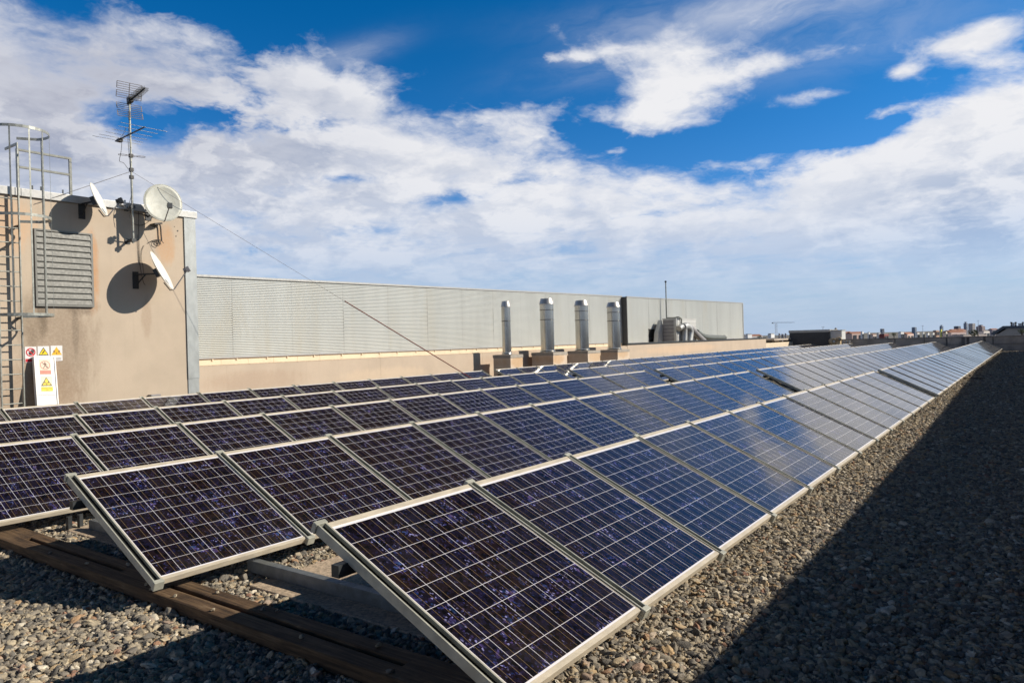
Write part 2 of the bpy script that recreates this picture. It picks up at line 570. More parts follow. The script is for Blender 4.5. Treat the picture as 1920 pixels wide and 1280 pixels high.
def cell_mat():
    m, g, b = newmat('polycrystalline_cells')
    tc = g.n('ShaderNodeTexCoord')
    oi = g.n('ShaderNodeObjectInfo')
    P = tc.outputs['Object']
    x, y, z = g.xyz(P)
    rnd = oi.outputs['Random']
    CWX = (PW - .030) / 8
    CWY = (SL - .105) / 9
    u = g.m('DIVIDE', g.m('SUBTRACT', x, .015), CWX)
    v = g.m('DIVIDE', g.m('SUBTRACT', y, .045), CWY)
    fu, fv = g.m('FRACT', u), g.m('FRACT', v)
    iu, iv = g.m('FLOOR', u), g.m('FLOOR', v)
    eu = g.m('MULTIPLY', g.m('SUBTRACT', .5, g.m('ABSOLUTE', g.m('SUBTRACT', fu, .5))), CWX)
    ev = g.m('MULTIPLY', g.m('SUBTRACT', .5, g.m('ABSOLUTE', g.m('SUBTRACT', fv, .5))), CWY)
    e = g.m('MINIMUM', eu, ev)
    line = g.step(e, .0010, .0018, 1., 0.)
    # outside the array : white backsheet
    outs = g.m('MAXIMUM', g.m('MAXIMUM', g.m('LESS_THAN', v, 0.), g.m('GREATER_THAN', v, 9.)), g.m('MAXIMUM', g.m('LESS_THAN', u, 0.), g.m('GREATER_THAN', u, 8.)))
    line = g.m('MAXIMUM', line, outs)
    bus = g.m('MINIMUM', g.m('ABSOLUTE', g.m('SUBTRACT', fu, .27)), g.m('ABSOLUTE', g.m('SUBTRACT', fu, .73)))
    bus = g.step(g.m('MULTIPLY', bus, CWX), .0007, .0015, 1., 0.)
    off = g.m('MULTIPLY', rnd, 37.0)
    seedv = g.comb(g.m('ADD', iu, off), g.m('ADD', iv, g.m('MULTIPLY', off, 1.7)), off)
    wn = g.n('ShaderNodeTexWhiteNoise')
    g.set(wn.inputs['Vector'], seedv)
    cellr = wn.outputs['Value']
    # crystals, different in every cell; bright ones are sun glints painted as colour
    PC = g.v('ADD', P, g.v('SCALE', wn.outputs['Color'], s=5.0))
    PC = g.v('ADD', PC, g.v('SCALE', g.v('SUBTRACT', g.noise(PC, 40, 2, .5, out='Color'), (.5, .5, .5)), s=.012))
    vo = g.n('ShaderNodeTexVoronoi')
    g.set(vo.inputs['Vector'], g.v('MULTIPLY', PC, (1.0, .75, 1.0)))
    vo.inputs['Scale'].default_value = 105
    cr, cg_, cb = g.xyz(vo.outputs['Color'])
    vo2 = g.n('ShaderNodeTexVoronoi')
    g.set(vo2.inputs['Vector'], PC)
    vo2.inputs['Scale'].default_value = 34
    dr, dg_, db = g.xyz(vo2.outputs['Color'])
    base = g.mix(cellr, (.0135, .0072, .0058), (.0075, .0062, .0130))
    base = g.mix(g.m('MULTIPLY', g.step(dr, .45, 1.), g.m('ADD', .10, g.m('MULTIPLY', cellr, .65))), base, (.0085, .0090, .036))
    base = g.mix(g.step(db, .55, .9), base, (.0035, .0030, .0038))
    clump = g.noise(g.v('ADD', P, g.comb(off, g.m('MULTIPLY', off, .6), 0.)), 4.2, 4, .65)
    cl = g.step(clump, .47, .66)
    flake = g.m('MULTIPLY', g.step(cr, .80, .98), g.m('ADD', .11, g.m('MULTIPLY', cl, .65)))
    fcol = g.mix(cg_, (.020, .060, .25), (.095, .06, .23))
    base = g.mix(flake, base, fcol)
    big = g.m('MULTIPLY', g.step(dg_, .80, .93), g.m('MULTIPLY', cl, cl))
    base = g.mix(g.m('MULTIPLY', big, .75), base, g.mix(dr, (.018, .075, .22), (.10, .06, .21)))
    sun_glint = g.m('MULTIPLY', g.step(cb, .95, .985), g.m('ADD', .01, g.m('MULTIPLY', cl, .85)))
    base = g.mix(sun_glint, base, (.38, .38, .78))
    base = g.mix(g.m('MULTIPLY', bus, .75), base, (.30, .21, .11))
    col = g.mix(line, base, (.78, .77, .82))
    # a film of dust, thicker along the lower edge
    dust = g.m('MULTIPLY', g.step(g.noise(g.v('ADD', P, g.comb(off, off, 0.)), 3.0, 6, .6), .35, .8), g.step(y, .0, .35, .050, .020))
    col = g.mix(dust, col, (.45, .42, .38))
    # a few bird droppings and water marks
    vd = g.n('ShaderNodeTexVoronoi')
    g.set(vd.inputs['Vector'], g.v('ADD', g.v('MULTIPLY', P, (1.0, .7, 1.0)), g.comb(off, g.m('MULTIPLY', off, .37), off)))
    vd.inputs['Scale'].default_value = 2.3
    er_, eg_, eb_ = g.xyz(vd.outputs['Color'])
    spot = g.m('ADD', vd.outputs['Distance'], g.m('MULTIPLY', g.m('SUBTRACT', g.noise(P, 45, 3, .6), .5), .05))
    col = g.mix(g.m('MULTIPLY', g.m('LESS_THAN', spot, g.m('MULTIPLY', eb_, .030)), g.m('MULTIPLY', g.m('GREATER_THAN', er_, .62), .7)), col, (.55, .53, .48))
    g.set(b.inputs['Base Color'], col)
    b.inputs['IOR'].default_value = 1.52
    g.set(b.inputs['Roughness'], g.step(g.noise(P, 9, 4, .6), .3, .7, .045, .085))
    wob = g.noise(g.v('ADD', P, g.comb(off, 0., off)), 1.6, 2, .5)
    bump(g, b, wob, .12, .02)
    return m


CELLS = cell_mat()


def gravel_base_mat():
    m, g, b = newmat('gravel_bed')
    pos = g.n('ShaderNodeNewGeometry').outputs['Position']
    vo = g.n('ShaderNodeTexVoronoi')
    g.set(vo.inputs['Vector'], pos)
    vo.inputs['Scale'].default_value = 42
    r_, g_, b_ = g.xyz(vo.outputs['Color'])
    col = g.ramp(r_, [(0, (.07, .06, .05)), (.5, (.16, .135, .105)), (.85, (.24, .20, .15)), (1., (.33, .27, .19))])
    col = g.mix(g.step(vo.outputs['Distance'], .2, .6), col, (.05, .043, .035))
    g.set(b.inputs['Base Color'], col)
    b.inputs['Roughness'].default_value = .95
    bump(g, b, g.m('SUBTRACT', 1., vo.outputs['Distance']), 1., .03)
    return m


def stone_mat():
    m, g, b = newmat('pebbles')
    a = g.n('ShaderNodeAttribute', attribute_type='INSTANCER', attribute_name='rnd')
    r_ = a.outputs['Fac']
    wn = g.n('ShaderNodeTexWhiteNoise')
    wn.noise_dimensions = '1D'
    g.set(wn.inputs['W'], g.m('MULTIPLY', r_, 991.))
    tc = g.n('ShaderNodeTexCoord').outputs['Object']
    col = g.ramp(wn.outputs['Value'], [(0, (.10, .095, .088)), (.20, (.165, .152, .135)), (.42, (.25, .222, .18)), (.60, (.33, .285, .215)), (.76, (.38, .33, .245)),
                                       (.86, (.36, .26, .15)), (.90, (.25, .14, .10)), (.94, (.45, .41, .34)), (1., (.55, .51, .43))])
    P = g.v('ADD', tc, g.comb(g.m('MULTIPLY', r_, 80.), 0., 0.))
    n = g.noise(P, 1.6, 5, .65)
    col = g.mix(1., col, g.mix(g.step(n, .3, .7), (.94, .935, .92), (1.46, 1.43, 1.37)), 'MULTIPLY')
    g.set(b.inputs['Base Color'], col)
    b.inputs['Roughness'].default_value = .78
    b.inputs['Specular IOR Level'].default_value = .3
    bump(g, b, g.noise(P, 6, 4, .6), .35, .05)
    return m


# ------------------------------------------------------------------ ground, roof
GZ = -0.22
YEND = 66.0
gm = mat('city_ground', (.16, .15, .13), .95, 0, (.09, .10, .06), .01, .25)
struct(MB().poly([(-9000, -9000, -17), (9000, -9000, -17), (9000, 9000, -17), (-9000, 9000, -17)]).build('ground', gm))
struct(MB().box((-19.2, -9, GZ - .4), (4.4, YEND, GZ - .012)).build('rooftop', gravel_base_mat()))

STONE = stone_mat()


def gravel():
    rs = np.random.RandomState(3)
    P = []
    S = []

    def zone(x0, x1, y0, y1, dens, sc):
        n = int((x1 - x0) * (y1 - y0) * dens)
        p = np.stack([rs.uniform(x0, x1, n), rs.uniform(y0, y1, n), GZ + rs.uniform(-.012, .020, n)], 1)
        a = np.clip(rs.lognormal(math.log(.0150 * sc), .36, n), .007, .040 * sc)
        s = np.stack([a * rs.uniform(1.0, 1.55, n), a * rs.uniform(.75, 1.05, n), a * rs.uniform(.45, .75, n)], 1)
        P.append(p)
        S.append(s)

    zone(-.7, 2.3, -1.6, 9, 3300, 1.0)
    zone(-.5, 2.2, 9, 24, 1750, 1.15)
    zone(-.5, 2.2, 24, YEND - .1, 620, 1.6)
    zone(-8.6, -.7, -3.0, .9, 2900, 1.08)
    zone(-5, -.7, .9, 2.2, 1500, 1.0)
    P_ = np.concatenate(P)
    S_ = np.concatenate(S)
    # nothing pokes through the timber or the slabs
    keep = ~((P_[:, 1] > -.66) & (P_[:, 1] < -.32) & (P_[:, 0] < -.3) & (P_[:, 2] > GZ - .02))
    for sx0, sx1, sy0, sy1 in SLABS:
        keep &= ~((P_[:, 0] > sx0 - .01) & (P_[:, 0] < sx1 + .01) & (P_[:, 1] > sy0 - .01) & (P_[:, 1] < sy1 + .01))
    P_, S_ = P_[keep], S_[keep]
    on = np.array([(-5.2, -.60), (-4.55, -.57), (-4.2, -.40), (-3.55, -.58), (-3.62, -.40), (-3.1, -.60), (-2.9, -.39), (-2.2, -.38), (-2.32, -.41), (-1.7, -.57), (-1.2, -.40), (-.9, -.60), (-3.4, -.62), (-5.6, -.38), (-2.6, -.61)])
    P_ = np.concatenate([P_, np.column_stack([on, np.full(len(on), GZ + .113)])])
    S_ = np.concatenate([S_, np.column_stack([rs.uniform(.013, .022, len(on)), rs.uniform(.011, .017, len(on)), rs.uniform(.008, .012, len(on))])])
    n = len(P_)
    me = bpy.data.meshes.new('gravel')
    me.vertices.add(n)
    me.vertices.foreach_set('co', P_.astype(np.float32).ravel())
    a = me.attributes.new('scl', 'FLOAT_VECTOR', 'POINT')
    a.data.foreach_set('vector', S_.astype(np.float32).ravel())
    rot = np.stack([rs.normal(0, .38, n), rs.normal(0, .38, n), rs.uniform(0, 6.283, n)], 1)
    a = me.attributes.new('rot', 'FLOAT_VECTOR', 'POINT')
    a.data.foreach_set('vector', rot.astype(np.float32).ravel())
    a = me.attributes.new('rnd', 'FLOAT', 'POINT')
    a.data.foreach_set('value', rs.uniform(0, 1, n).astype(np.float32))
    a = me.attributes.new('var', 'INT', 'POINT')
    a.data.foreach_set('value', rs.randint(0, 9, n).astype(np.int32))
    me.materials.append(STONE)
    o = bpy.data.objects.new('gravel', me)
    COL.objects.link(o)
    o['kind'] = 'stuff'
    o['label'] = 'loose grey and tan rounded gravel covering the flat roof'
    ng = bpy.data.node_groups.new('gravel_stones', 'GeometryNodeTree')
    ng.interface.new_socket('Geometry', in_out='INPUT', socket_type='NodeSocketGeometry')
    ng.interface.new_socket('Geometry', in_out='OUTPUT', socket_type='NodeSocketGeometry')
    N, L = ng.nodes, ng.links
    gi, go = N.new('NodeGroupInput'), N.new('NodeGroupOutput')
    join = N.new('GeometryNodeJoinGeometry')
    for k in range(9):
        ico = N.new('GeometryNodeMeshIcoSphere')
        ico.inputs['Radius'].default_value = 1.0
        ico.inputs['Subdivisions'].default_value = 3
        sp = N.new('GeometryNodeSetPosition')
        nz = N.new('ShaderNodeTexNoise')
        nz.noise_dimensions = '4D'
        nz.inputs['W'].default_value = k * 7.3
        nz.inputs['Scale'].default_value = .75 + .05 * k
        nz.inputs['Detail'].default_value = 1.5
        sub = N.new('ShaderNodeVectorMath')
        sub.operation = 'SUBTRACT'
        sub.inputs[1].default_value = (.5, .5, .5)
        sca = N.new('ShaderNodeVectorMath')
        sca.operation = 'SCALE'
        sca.inputs['Scale'].default_value = 1.9
        L.new(nz.outputs['Color'], sub.inputs[0])
        L.new(sub.outputs[0], sca.inputs[0])
        L.new(ico.outputs['Mesh'], sp.inputs['Geometry'])
        L.new(sca.outputs[0], sp.inputs['Offset'])
        ss = N.new('GeometryNodeSetShadeSmooth')
        L.new(sp.outputs[0], ss.inputs[0])
        sm = N.new('GeometryNodeSetMaterial')
        sm.inputs['Material'].default_value = STONE
        L.new(ss.outputs[0], sm.inputs[0])
        g2 = N.new('GeometryNodeGeometryToInstance')
        L.new(sm.outputs[0], g2.inputs[0])
        L.new(g2.outputs[0], join.inputs[0])

    def attr(nm, typ):
        q = N.new('GeometryNodeInputNamedAttribute')
        q.data_type = typ
        q.inputs['Name'].default_value = nm
        return q.outputs['Attribute']
    ip = N.new('GeometryNodeInstanceOnPoints')
    L.new(gi.outputs[0], ip.inputs['Points'])
    L.new(join.outputs[0], ip.inputs['Instance'])
    ip.inputs['Pick Instance'].default_value = True
    L.new(attr('var', 'INT'), ip.inputs['Instance Index'])
    er = N.new('FunctionNodeEulerToRotation')
    L.new(attr('rot', 'FLOAT_VECTOR'), er.inputs[0])
    L.new(er.outputs[0], ip.inputs['Rotation'])
    L.new(attr('scl', 'FLOAT_VECTOR'), ip.inputs['Scale'])
    L.new(ip.outputs[0], go.inputs[0])
    md = o.modifiers.new('stones', 'NODES')
    md.node_group = ng


# ------------------------------------------------------------------ solar panels
PITCHY = 1.36
SROW = 3.2062
TH = 0.4448
CT, STH = math.cos(TH), math.sin(TH)
Y0 = -0.67
N1, YB2, N2 = 13, 17.80, 35
ROWN = ['front row', 'second row', 'third row', 'fourth row', 'rear row']


def row_matrix(row, y):
    # local x along the row (world +y), local y up the slope, local z the panel normal
    return Matrix(((0, -CT, STH, -SROW * row), (1, 0, 0, y), (0, STH, CT, 0), (0, 0, 0, 1)))


def frame_mb():
    b = MB()
    W, L_, t = PW, SL, .038
    # hollow frame: four extrusions with an inner lip
    b.box((0, 0, -t), (W, .014, .003))            # bottom front face
    b.box((0, .014, -.004), (W, .032, .0025))
    b.box((0, L_ - .014, -t), (W, L_, .003))
    b.box((0, L_ - .040, -.004), (W, L_ - .014, .0025))
    b.box((0, .014, -t), (.010, L_ - .014, .002))
    b.box((W - .010, .014, -t), (W, L_ - .014, .002))
    b.box((0, .0, -t - .003), (W, .03, -t))
    return b


FRAME_ME = frame_mb().mesh('frame', ALU)
GLASS_ME = MB().box((.010, .0145, -.006), (PW - .010, SL - .0145, -.0005)).mesh('cell_glass', CELLS)
BACK_ME = None
ORD = ['first', 'second', 'third', 'fourth', 'fifth', 'sixth', 'seventh', 'eighth', 'ninth', 'tenth', 'eleventh', 'twelfth', 'thirteenth',
       'fourteenth', 'fifteenth', 'sixteenth', 'seventeenth', 'eighteenth', 'nineteenth', 'twentieth', 'twenty-first', 'twenty-second',
       'twenty-third', 'twenty-fourth', 'twenty-fifth', 'twenty-sixth', 'twenty-seventh', 'twenty-eighth', 'twenty-ninth', 'thirtieth',
       'thirty-first', 'thirty-second', 'thirty-third', 'thirty-fourth', 'thirty-fifth']
panel0 = None


def panel(row, y, label):
    global panel0
    if panel0 is None:
        root = bpy.data.objects.new('solar_panel', None)
        root.empty_display_size = .1
        COL.objects.link(root)
        f = bpy.data.objects.new('frame', FRAME_ME)
        c = bpy.data.objects.new('cell_glass', GLASS_ME)
        for q in (f, c):
            COL.objects.link(q)
            q.parent = root
        panel0 = root
    else:
        root = panel0.copy()
        COL.objects.link(root)
        for ch in panel0.children:
            q = ch.copy()
            COL.objects.link(q)
            q.parent = root
    # each panel sits a hair differently, as bolted by hand
    j = Matrix.Rotation(rng.gauss(0, .0022), 4, 'X') @ Matrix.Rotation(rng.gauss(0, .0022), 4, 'Y')
    root.matrix_world = row_matrix(row, y) @ Matrix.Translation((.033, 0, 0)) @ j
    tag(root, label, 'solar panel', 'solar panels in tilted rows on the roof')
    return root


for row in range(5):
    for k in range(N1):
        if row < 2 and k < 8:
            lab = '%s panel of the near block in the %s, counted from its near end' % (ORD[k], ROWN[row])
        else:
            lab = '%s panel of the near block in the %s, counted back from the gap' % (ORD[N1 - 1 - k], ROWN[row])
        panel(row, Y0 + k * PITCHY, lab)
    for k in range(N2):
        panel(row, YB2 + k * PITCHY, '%s panel beyond the gap in the %s of the far block' % (ORD[k], ROWN[row]))


def rail_mb():
    b = MB()
    w = .0315
    lip = .0095
    for sx in (-1, 1):
        b.box((sx * w, -.012, -.05), (sx * (w - lip), SL + .012, .010))
    n = len(b.f)
    b.box((-w + lip, -.010, -.05), (w - lip, SL + .010, -.014))
    return b, n


_b, _n = rail_mb()
RAIL_ME = _b.mesh('mounting_rail', RAIL)
RAIL_ME.materials.append(RAIL_IN)
for _i, _p in enumerate(RAIL_ME.polygons):
    _p.material_index = 1 if _i >= _n else 0
CAPB = MB().cbox((-.038, -.030, -.058), (.038, .006, .013), .004).mesh('end_clamp', RAIL)
CAPT = MB().cbox((-.042, SL - .004, -.050), (.042, SL + .030, .014), .004).mesh('end_clamp', RAIL)


def link(name, me, parent, mtx):
    o = bpy.data.objects.new(name, me)
    COL.objects.link(o)
    o.parent = parent
    o.matrix_local = mtx
    return o


def slope_pt(row, s, h):       # a point at slope distance s, h along the normal
    return Vector((-SROW * row - CT * s + STH * h, 0, STH * s + CT * h))


def rack(row, y0, n, near):
    lab = ('galvanised mounting rack under the %s of the near block of panels' if near else 'galvanised mounting rack under the %s of the far block beyond the gap') % ROWN[row]
    root = thing('mounting_rack', lab, 'mounting rack', (-SROW * row, y0, GZ), 'racks carrying the rows of solar panels')
    inv = Matrix.Translation(-Vector(root.location))
    for k in range(n + 1):
        m = inv @ row_matrix(row, y0 + k * PITCHY)
        r_ = link('mounting_rail', RAIL_ME, root, m)
        if near:
            link('end_clamp', CAPB, r_, Matrix.Identity(4))
            link('end_clamp', CAPT, r_, Matrix.Identity(4))
    # purlins along the row
    for s in (.42, 1.21):
        p = slope_pt(row, s, -.085)
        b = MB()
        b.box((p.x - .03, y0 - (.10 if s > 1 else -.25), p.z - .035), (p.x + .03, y0 + n * PITCHY + .10, p.z + .033))
        part('purlin', b, DARKSTEEL, root)
    nl = int(n * PITCHY / 2.72) + 1
    for k in range(nl):
        y = y0 + 1.75 + k * 2.72 if near else y0 + .5 + k * 2.72
        if y > y0 + n * PITCHY:
            break
        a = slope_pt(row, 1.16, -.12)
        c = slope_pt(row, .42, -.12)
        b = MB()
        b.bar((a.x, y, a.z), (a.x, y, GZ + .13), .05)
        b.bar((c.x, y, c.z), (c.x, y, GZ + .10), .05)
        b.bar((a.x, y + .03, a.z - .02), (c.x - .1, y + .03, GZ + .14), .04)
        part('support_leg', b, DARKSTEEL, root)
        if k < 3:
            b = MB()
            x1 = -SROW * row - .38
            x0 = -SROW * row - 1.50
            b.box((x0, y - .03, GZ + .055), (x1, y + .03, GZ + .062))
            b.box((x0, y - .03, GZ + .062), (x1, y - .026, GZ + .125))
            b.box((x0, y + .026, GZ + .062), (x1, y + .03, GZ + .125))
            part('base_rail', b, STEEL, root)


for row in range(5):
    rack(row, Y0, N1, True)
    rack(row, YB2, N2, False)

TUBEM = mat('dull_galvanised_tube', (.19, .205, .205), .5, .35, (.13, .13, .12), 7, .2)
# galvanised tubes lying between the first rows, on their slabs
SLABS = [(-3.05, -1.1, -.03, 2.3), (-6.35, -4.35, -.02, .75)]
for (x0, x1, y0, y1), lab in zip(SLABS, ('pebbled concrete slab on the gravel between the front and second rows',
                                        'pebbled concrete slab on the gravel between the second and third rows')):
    b = MB().cbox((x0, y0, GZ - .02), (x1, y1, GZ + .035), .008)
    tag(b.build('concrete_slab', CONC), lab, 'slab', 'concrete slabs under the racks')
for x0, x1, yy, lab in ((-3.36, -.75, .20, 'square galvanised steel tube on the slab between front and second rows'),
                        (-6.12, -4.2, .16, 'square galvanised steel tube on the slab between second and third rows')):
    b = MB().cbox((x0, yy - .035, GZ + .036), (x1, yy + .035, GZ + .135), .004)
    tag(b.build('steel_tube', TUBEM), lab, 'steel tube', 'steel tubes between the rows')
for yy, lab in ((.02, 'nearer upright steel bracket below the lower edge of the third row'), (.13, 'farther upright steel bracket below the lower edge of the third row')):
    b = MB()
    b.box((-6.33, yy - .03, GZ + .036), (-6.325, yy + .03, GZ + .17))
    b.box((-6.325, yy - .03, GZ + .036), (-6.27, yy - .025, GZ + .17))
    tag(b.build('steel_bracket', DARKSTEEL), lab, 'bracket', 'brackets under the third row')


def beam(x0, x1, slots):
    import bmesh
    b = MB()
    ya, yb, zt = -.645, -.335, GZ + .105
    ym0, ym1 = -.508, -.458
    xs = [x0]
    for s0, s1 in slots:
        b.cbox((xs[-1] if len(xs) == 1 else xs[-1], ya, GZ - .02), (s0, yb, zt), .008)
        b.cbox((s0 - .012, ya, GZ - .02), (s1 + .012, ym0, zt - .001), .010)
        b.cbox((s0 - .012, ym1, GZ - .02), (s1 + .012, yb, zt - .002), .010)
        b.box((s0, ym0 - .003, GZ - .02), (s1, ym1 + .003, zt - .05))
        xs.append(s1)
    b.cbox((xs[-1], ya, GZ - .02), (x1, yb, zt), .008)
    return b


tag(beam(-9.5, -.25, [(-6.0, -4.1), (-3.38, -.9)]).build('timber_beam', TIMBER), 'long brown weathered timber beam with grooves lying across the near row ends', 'timber beam')
q = wz(1822, 709, -.17)
tag(MB().cbox((q.x - .55, q.y - .08, GZ - .01), (q.x + .42, q.y + .08, GZ + .07), .01).build('timber_batten', TIMBER), 'short dark batten poking out of the far front row onto the gravel', 'batten')
gravel()

# ------------------------------------------------------------------ penthouse
XP = -15.4
ZT = 5.14
YC = 6.86
stain_c = (.17, .12, .08)
PENT = stucco('beige_render', (.49, .405, .315), [(3.65, 1.9, .75, 1.2, (.22, .16, .11), .62), (3.1, 2.4, .30, .6, (.16, .12, .08), .45), (4.1, 2.75, .35, .25, (.14, .10, .07), .6), (3.3, 2.75, .10, .7, (.13, .10, .07), .55), (3.95, 2.4, .07, .8, (.14, .11, .08), .45),
                                             (3.2, .7, .9, .9, (.26, .18, .12), .6), (4.35, 3.5, .14, .9, (.50, .26, .12), .8), (5.55, 2.5, .12, .5, (.30, .20, .13), .4),
                                             (6.1, 4.3, .25, .5, (.50, .27, .12), .55), (2.7, 4.4, .5, .6, (.62, .38, .22), .5)])
pent = thing('rooftop_building', 'beige rendered stair tower with louvre, ladder and satellite dishes on its wall', 'building', (XP, 4.5, GZ))
part('wall', MB().box((XP - 6, -8, GZ - .3), (XP, YC - .30, ZT)), PENT, pent)
ct = MB()
ct.box((XP - 6, YC - .298, GZ - .3), (XP + .03, YC, ZT - .002))
part('corner_trim', MB().box((XP - 6, YC - .298, .95), (XP + .032, YC + .004, ZT - .004)), TRIM, pent)
part('corner_trim', MB().box((XP - 6, YC - .296, GZ - .3), (XP + .022, YC - .004, .949)), TRIM, pent)
cp = MB()
for a, c in ((-8.05, 2.93), (2.935, 5.6), (5.605, YC + .05)):
    cp.cbox((XP - .35, a, ZT - .10), (XP + .055, c, ZT + .07), .008)
part('coping', cp, COPING, pent)
fx = MB()
for px in (61, 77, 118):
    p = wx(px, 362, XP - .1)
    fx.box((p.x - .01, p.y - .012, ZT + .05), (p.x + .01, p.y + .012, ZT + .19))
part('coping_clip', fx, DARKSTEEL, pent)
# louvre
l0, l1 = wx(63, 427, XP), wx(66, 573, XP)
yL, yR = wx(64, 500, XP).y, wx(173, 505, XP).y
zB, zT_ = wx(120, 575, XP).z, wx(120, 434, XP).z
vent = part('louvre_vent', MB().box((XP - .002, yL + .03, zB + .03), (XP + .004, yR - .03, zT_ - .03)), BLACK, pent)
fr = MB()
fr.box((XP + .001, yL, zB), (XP + .06, yL + .035, zT_))
fr.box((XP + .001, yR - .045, zB), (XP + .06, yR, zT_))
fr.box((XP + .001, yL + .036, zB), (XP + .062, yR - .046, zB + .035))
fr.box((XP + .001, yL + .036, zT_ - .035), (XP + .062, yR - .046, zT_))
UNITL = mat('louvre_sheet', (.21, .21, .195), .6, .1, scale=3, var=.05)
part('vent_frame', fr, UNITL, vent)
ns = 12
hs = (zT_ - zB - .07) / ns
for i in range(ns):
    z0 = zB + .035 + i * hs
    sb = MB()
    y0, y1 = yL + .037, yR - .047
    prof = [(XP + .060, z0 + .002), (XP + .062, z0 + .016), (XP + .044, z0 + hs * .84), (XP + .020, z0 + hs * .97), (XP + .014, z0 + hs * .95), (XP + .038, z0 + hs * .80), (XP + .058, z0 + .018), (XP + .054, z0 + .002)]
    sb.prism([(a, y0, c) for a, c in prof], (0, y1 - y0, 0))
    part('slat', sb, UNITL, vent)
# small patch plates and stains holes on the wall
hp = MB()
for px, py, r_ in ((333, 433, .022), (330, 443, .017), (327, 425, .012)):
    p = wx(px, py, XP)
    hp.lathe((XP - .002, p.y, p.z), [(r_, 0), (r_ * .9, .006)], 10, axis=(1, 0, 0))
part('bolt_hole', hp, BLACK, pent)
p = wx(288, 741, XP)
tag(MB().cbox((XP + .005, p.y - .14, p.z - .25), (XP + .16, p.y + .10, p.z + .03), .01).build('junction_box', UNITD), 'small grey box at the foot of the beige wall behind the rear panels', 'box')

# ladder with cage
XL = XP + .20
yr = wx(38, 500, XL).y
yl = wx(-4, 500, XL).y
ztop = wx(35, 268, XL).z
lad = thing('caged_ladder', 'galvanised cage ladder climbing the beige wall at the left edge', 'ladder', (XL, (yl + yr) / 2, GZ))
for yy in (yl, yr):
    part('side_rail', MB().cbox((XL - .03, yy - .012, GZ), (XL + .03, yy + .012, ztop), .003), STEEL, lad)
    part('side_rail_return', MB().box((XL - .62, yy - .012, ztop - .05), (XL - .031, yy + .012, ztop)), STEEL, lad)
    part('wall_bracket', MB().box((XP + .001, yy - .02, 2.42), (XL - .031, yy + .02, 2.47)), DARKSTEEL, lad)
    part('wall_bracket', MB().box((XP + .001, yy - .02, 4.35), (XL - .031, yy + .02, 4.40)), DARKSTEEL, lad)
z = .05
while z < 5.0:
    part('rung', MB().tube([(XL, yl + .012, z), (XL, yr - .012, z)], .013, 8), STEEL, lad)
    z += .305
yc = wx(20, 420, XL).y
RC = .54
xc = XL + .50


def hoop_pts(zz):
    pts = [(XL + .02, yl, zz)]
    for k in range(21):
        a = -2.1 + k * 4.2 / 20
        pts.append((xc + RC * math.cos(a), yc + RC * math.sin(a), zz))
    pts.append((XL + .02, yr, zz))
    return pts


zh = [wx(60, 592, XL + .35).z, wx(60, 413, XL + .35).z, wx(93, 262, XL + .4).z]
for zz in zh:
    hb = MB()
    pts = hoop_pts(zz)
    for a, c in zip(pts[:-1], pts[1:]):
        d = Vector(c) - Vector(a)
        hb.obox((Vector(a) + Vector(c)) / 2, d * .53, Vector((d.y, -d.x, 0)).normalized() * .004, (0, 0, .028))
    part('cage_hoop', hb, STEEL, lad)
for a in (-1.9, -.62, .0, .52, 1.2, 1.95):
    xx, yy = xc + (RC - .007) * math.cos(a), yc + (RC - .007) * math.sin(a)
    t_ = Vector((-math.sin(a), math.cos(a), 0))
    n_ = Vector((math.cos(a), math.sin(a), 0))
    part('cage_bar', MB().obox((xx, yy, (zh[0] + zh[2]) / 2), t_ * .014, n_ * .003, (0, 0, (zh[2] - zh[0]) / 2 + .02)), STEEL, lad)
# roof guard rail
GRM = mat('railing_grey', (.19, .20, .185), .5, .2, scale=12, var=.2)
gr = thing('guard_rail', 'grey two bar guard rail on the roof beside the ladder top', 'railing', (XP - .12, wx(85, 330, XP - .12).y, ZT))
xg = XP - .14
ya, yb = wx(35, 280, xg).y, wx(131, 300, xg).y
zt_ = wx(131, 296, xg).z
part('post', MB().bar((xg, yb, ZT + .05), (xg, yb, zt_), .05), GRM, gr)
part('rail', MB().bar((xg, ya, zt_ - .02), (xg, yb - .026, zt_ - .02), .045), GRM, gr)
zm = wx(131, 328, xg).z
part('rail', MB().bar((xg, ya, zm), (xg, yb - .026, zm), .045), GRM, gr)
part('post', MB().bar((xg, ya - .03, ZT + .05), (xg, ya - .03, zt_), .05), GRM, gr)


# signs
def text_mesh(s, size, m, parent, loc, rot, name='lettering', sx=1.0):
    cu = bpy.data.curves.new(name, 'FONT')
    cu.body = s
    cu.size = size
    cu.extrude = .0006
    cu.align_x = 'CENTER'
    cu.align_y = 'CENTER'
    tmp = bpy.data.objects.new(name, cu)
    COL.objects.link(tmp)
    bpy.context.view_layer.update()
    me = bpy.data.meshes.new_from_object(tmp)
    bpy.data.objects.remove(tmp)
    me.materials.clear()
    me.materials.append(m)
    o = bpy.data.objects.new(name, me)
    COL.objects.link(o)
    o.parent = parent
    o.location = loc
    o.rotation_euler = rot
    o.scale = (sx, 1, 1)
    return o


def plate(mb, pts, x, t=.002):      # polygon in (y,z) extruded along +x
    mb.prism([(x, a, b) for a, b in pts], (t, 0, 0))
    return mb


def ring(mb, y, z, r0, r1, x, t=.002, n=28):
    vs = []
    for k in range(n):
        a = 2 * math.pi * k / n
        for r_ in (r0, r1):
            vs.append((x + t, y + r_ * math.cos(a), z + r_ * math.sin(a)))
    mb.add(vs, [(2 * k, 2 * ((k + 1) % n), 2 * ((k + 1) % n) + 1, 2 * k + 1) for k in range(n)])
    return mb


def disc(n, y, z, r_):
    return [(y + r_ * math.cos(2 * math.pi * k / n), z + r_ * math.sin(2 * math.pi * k / n)) for k in range(n)]


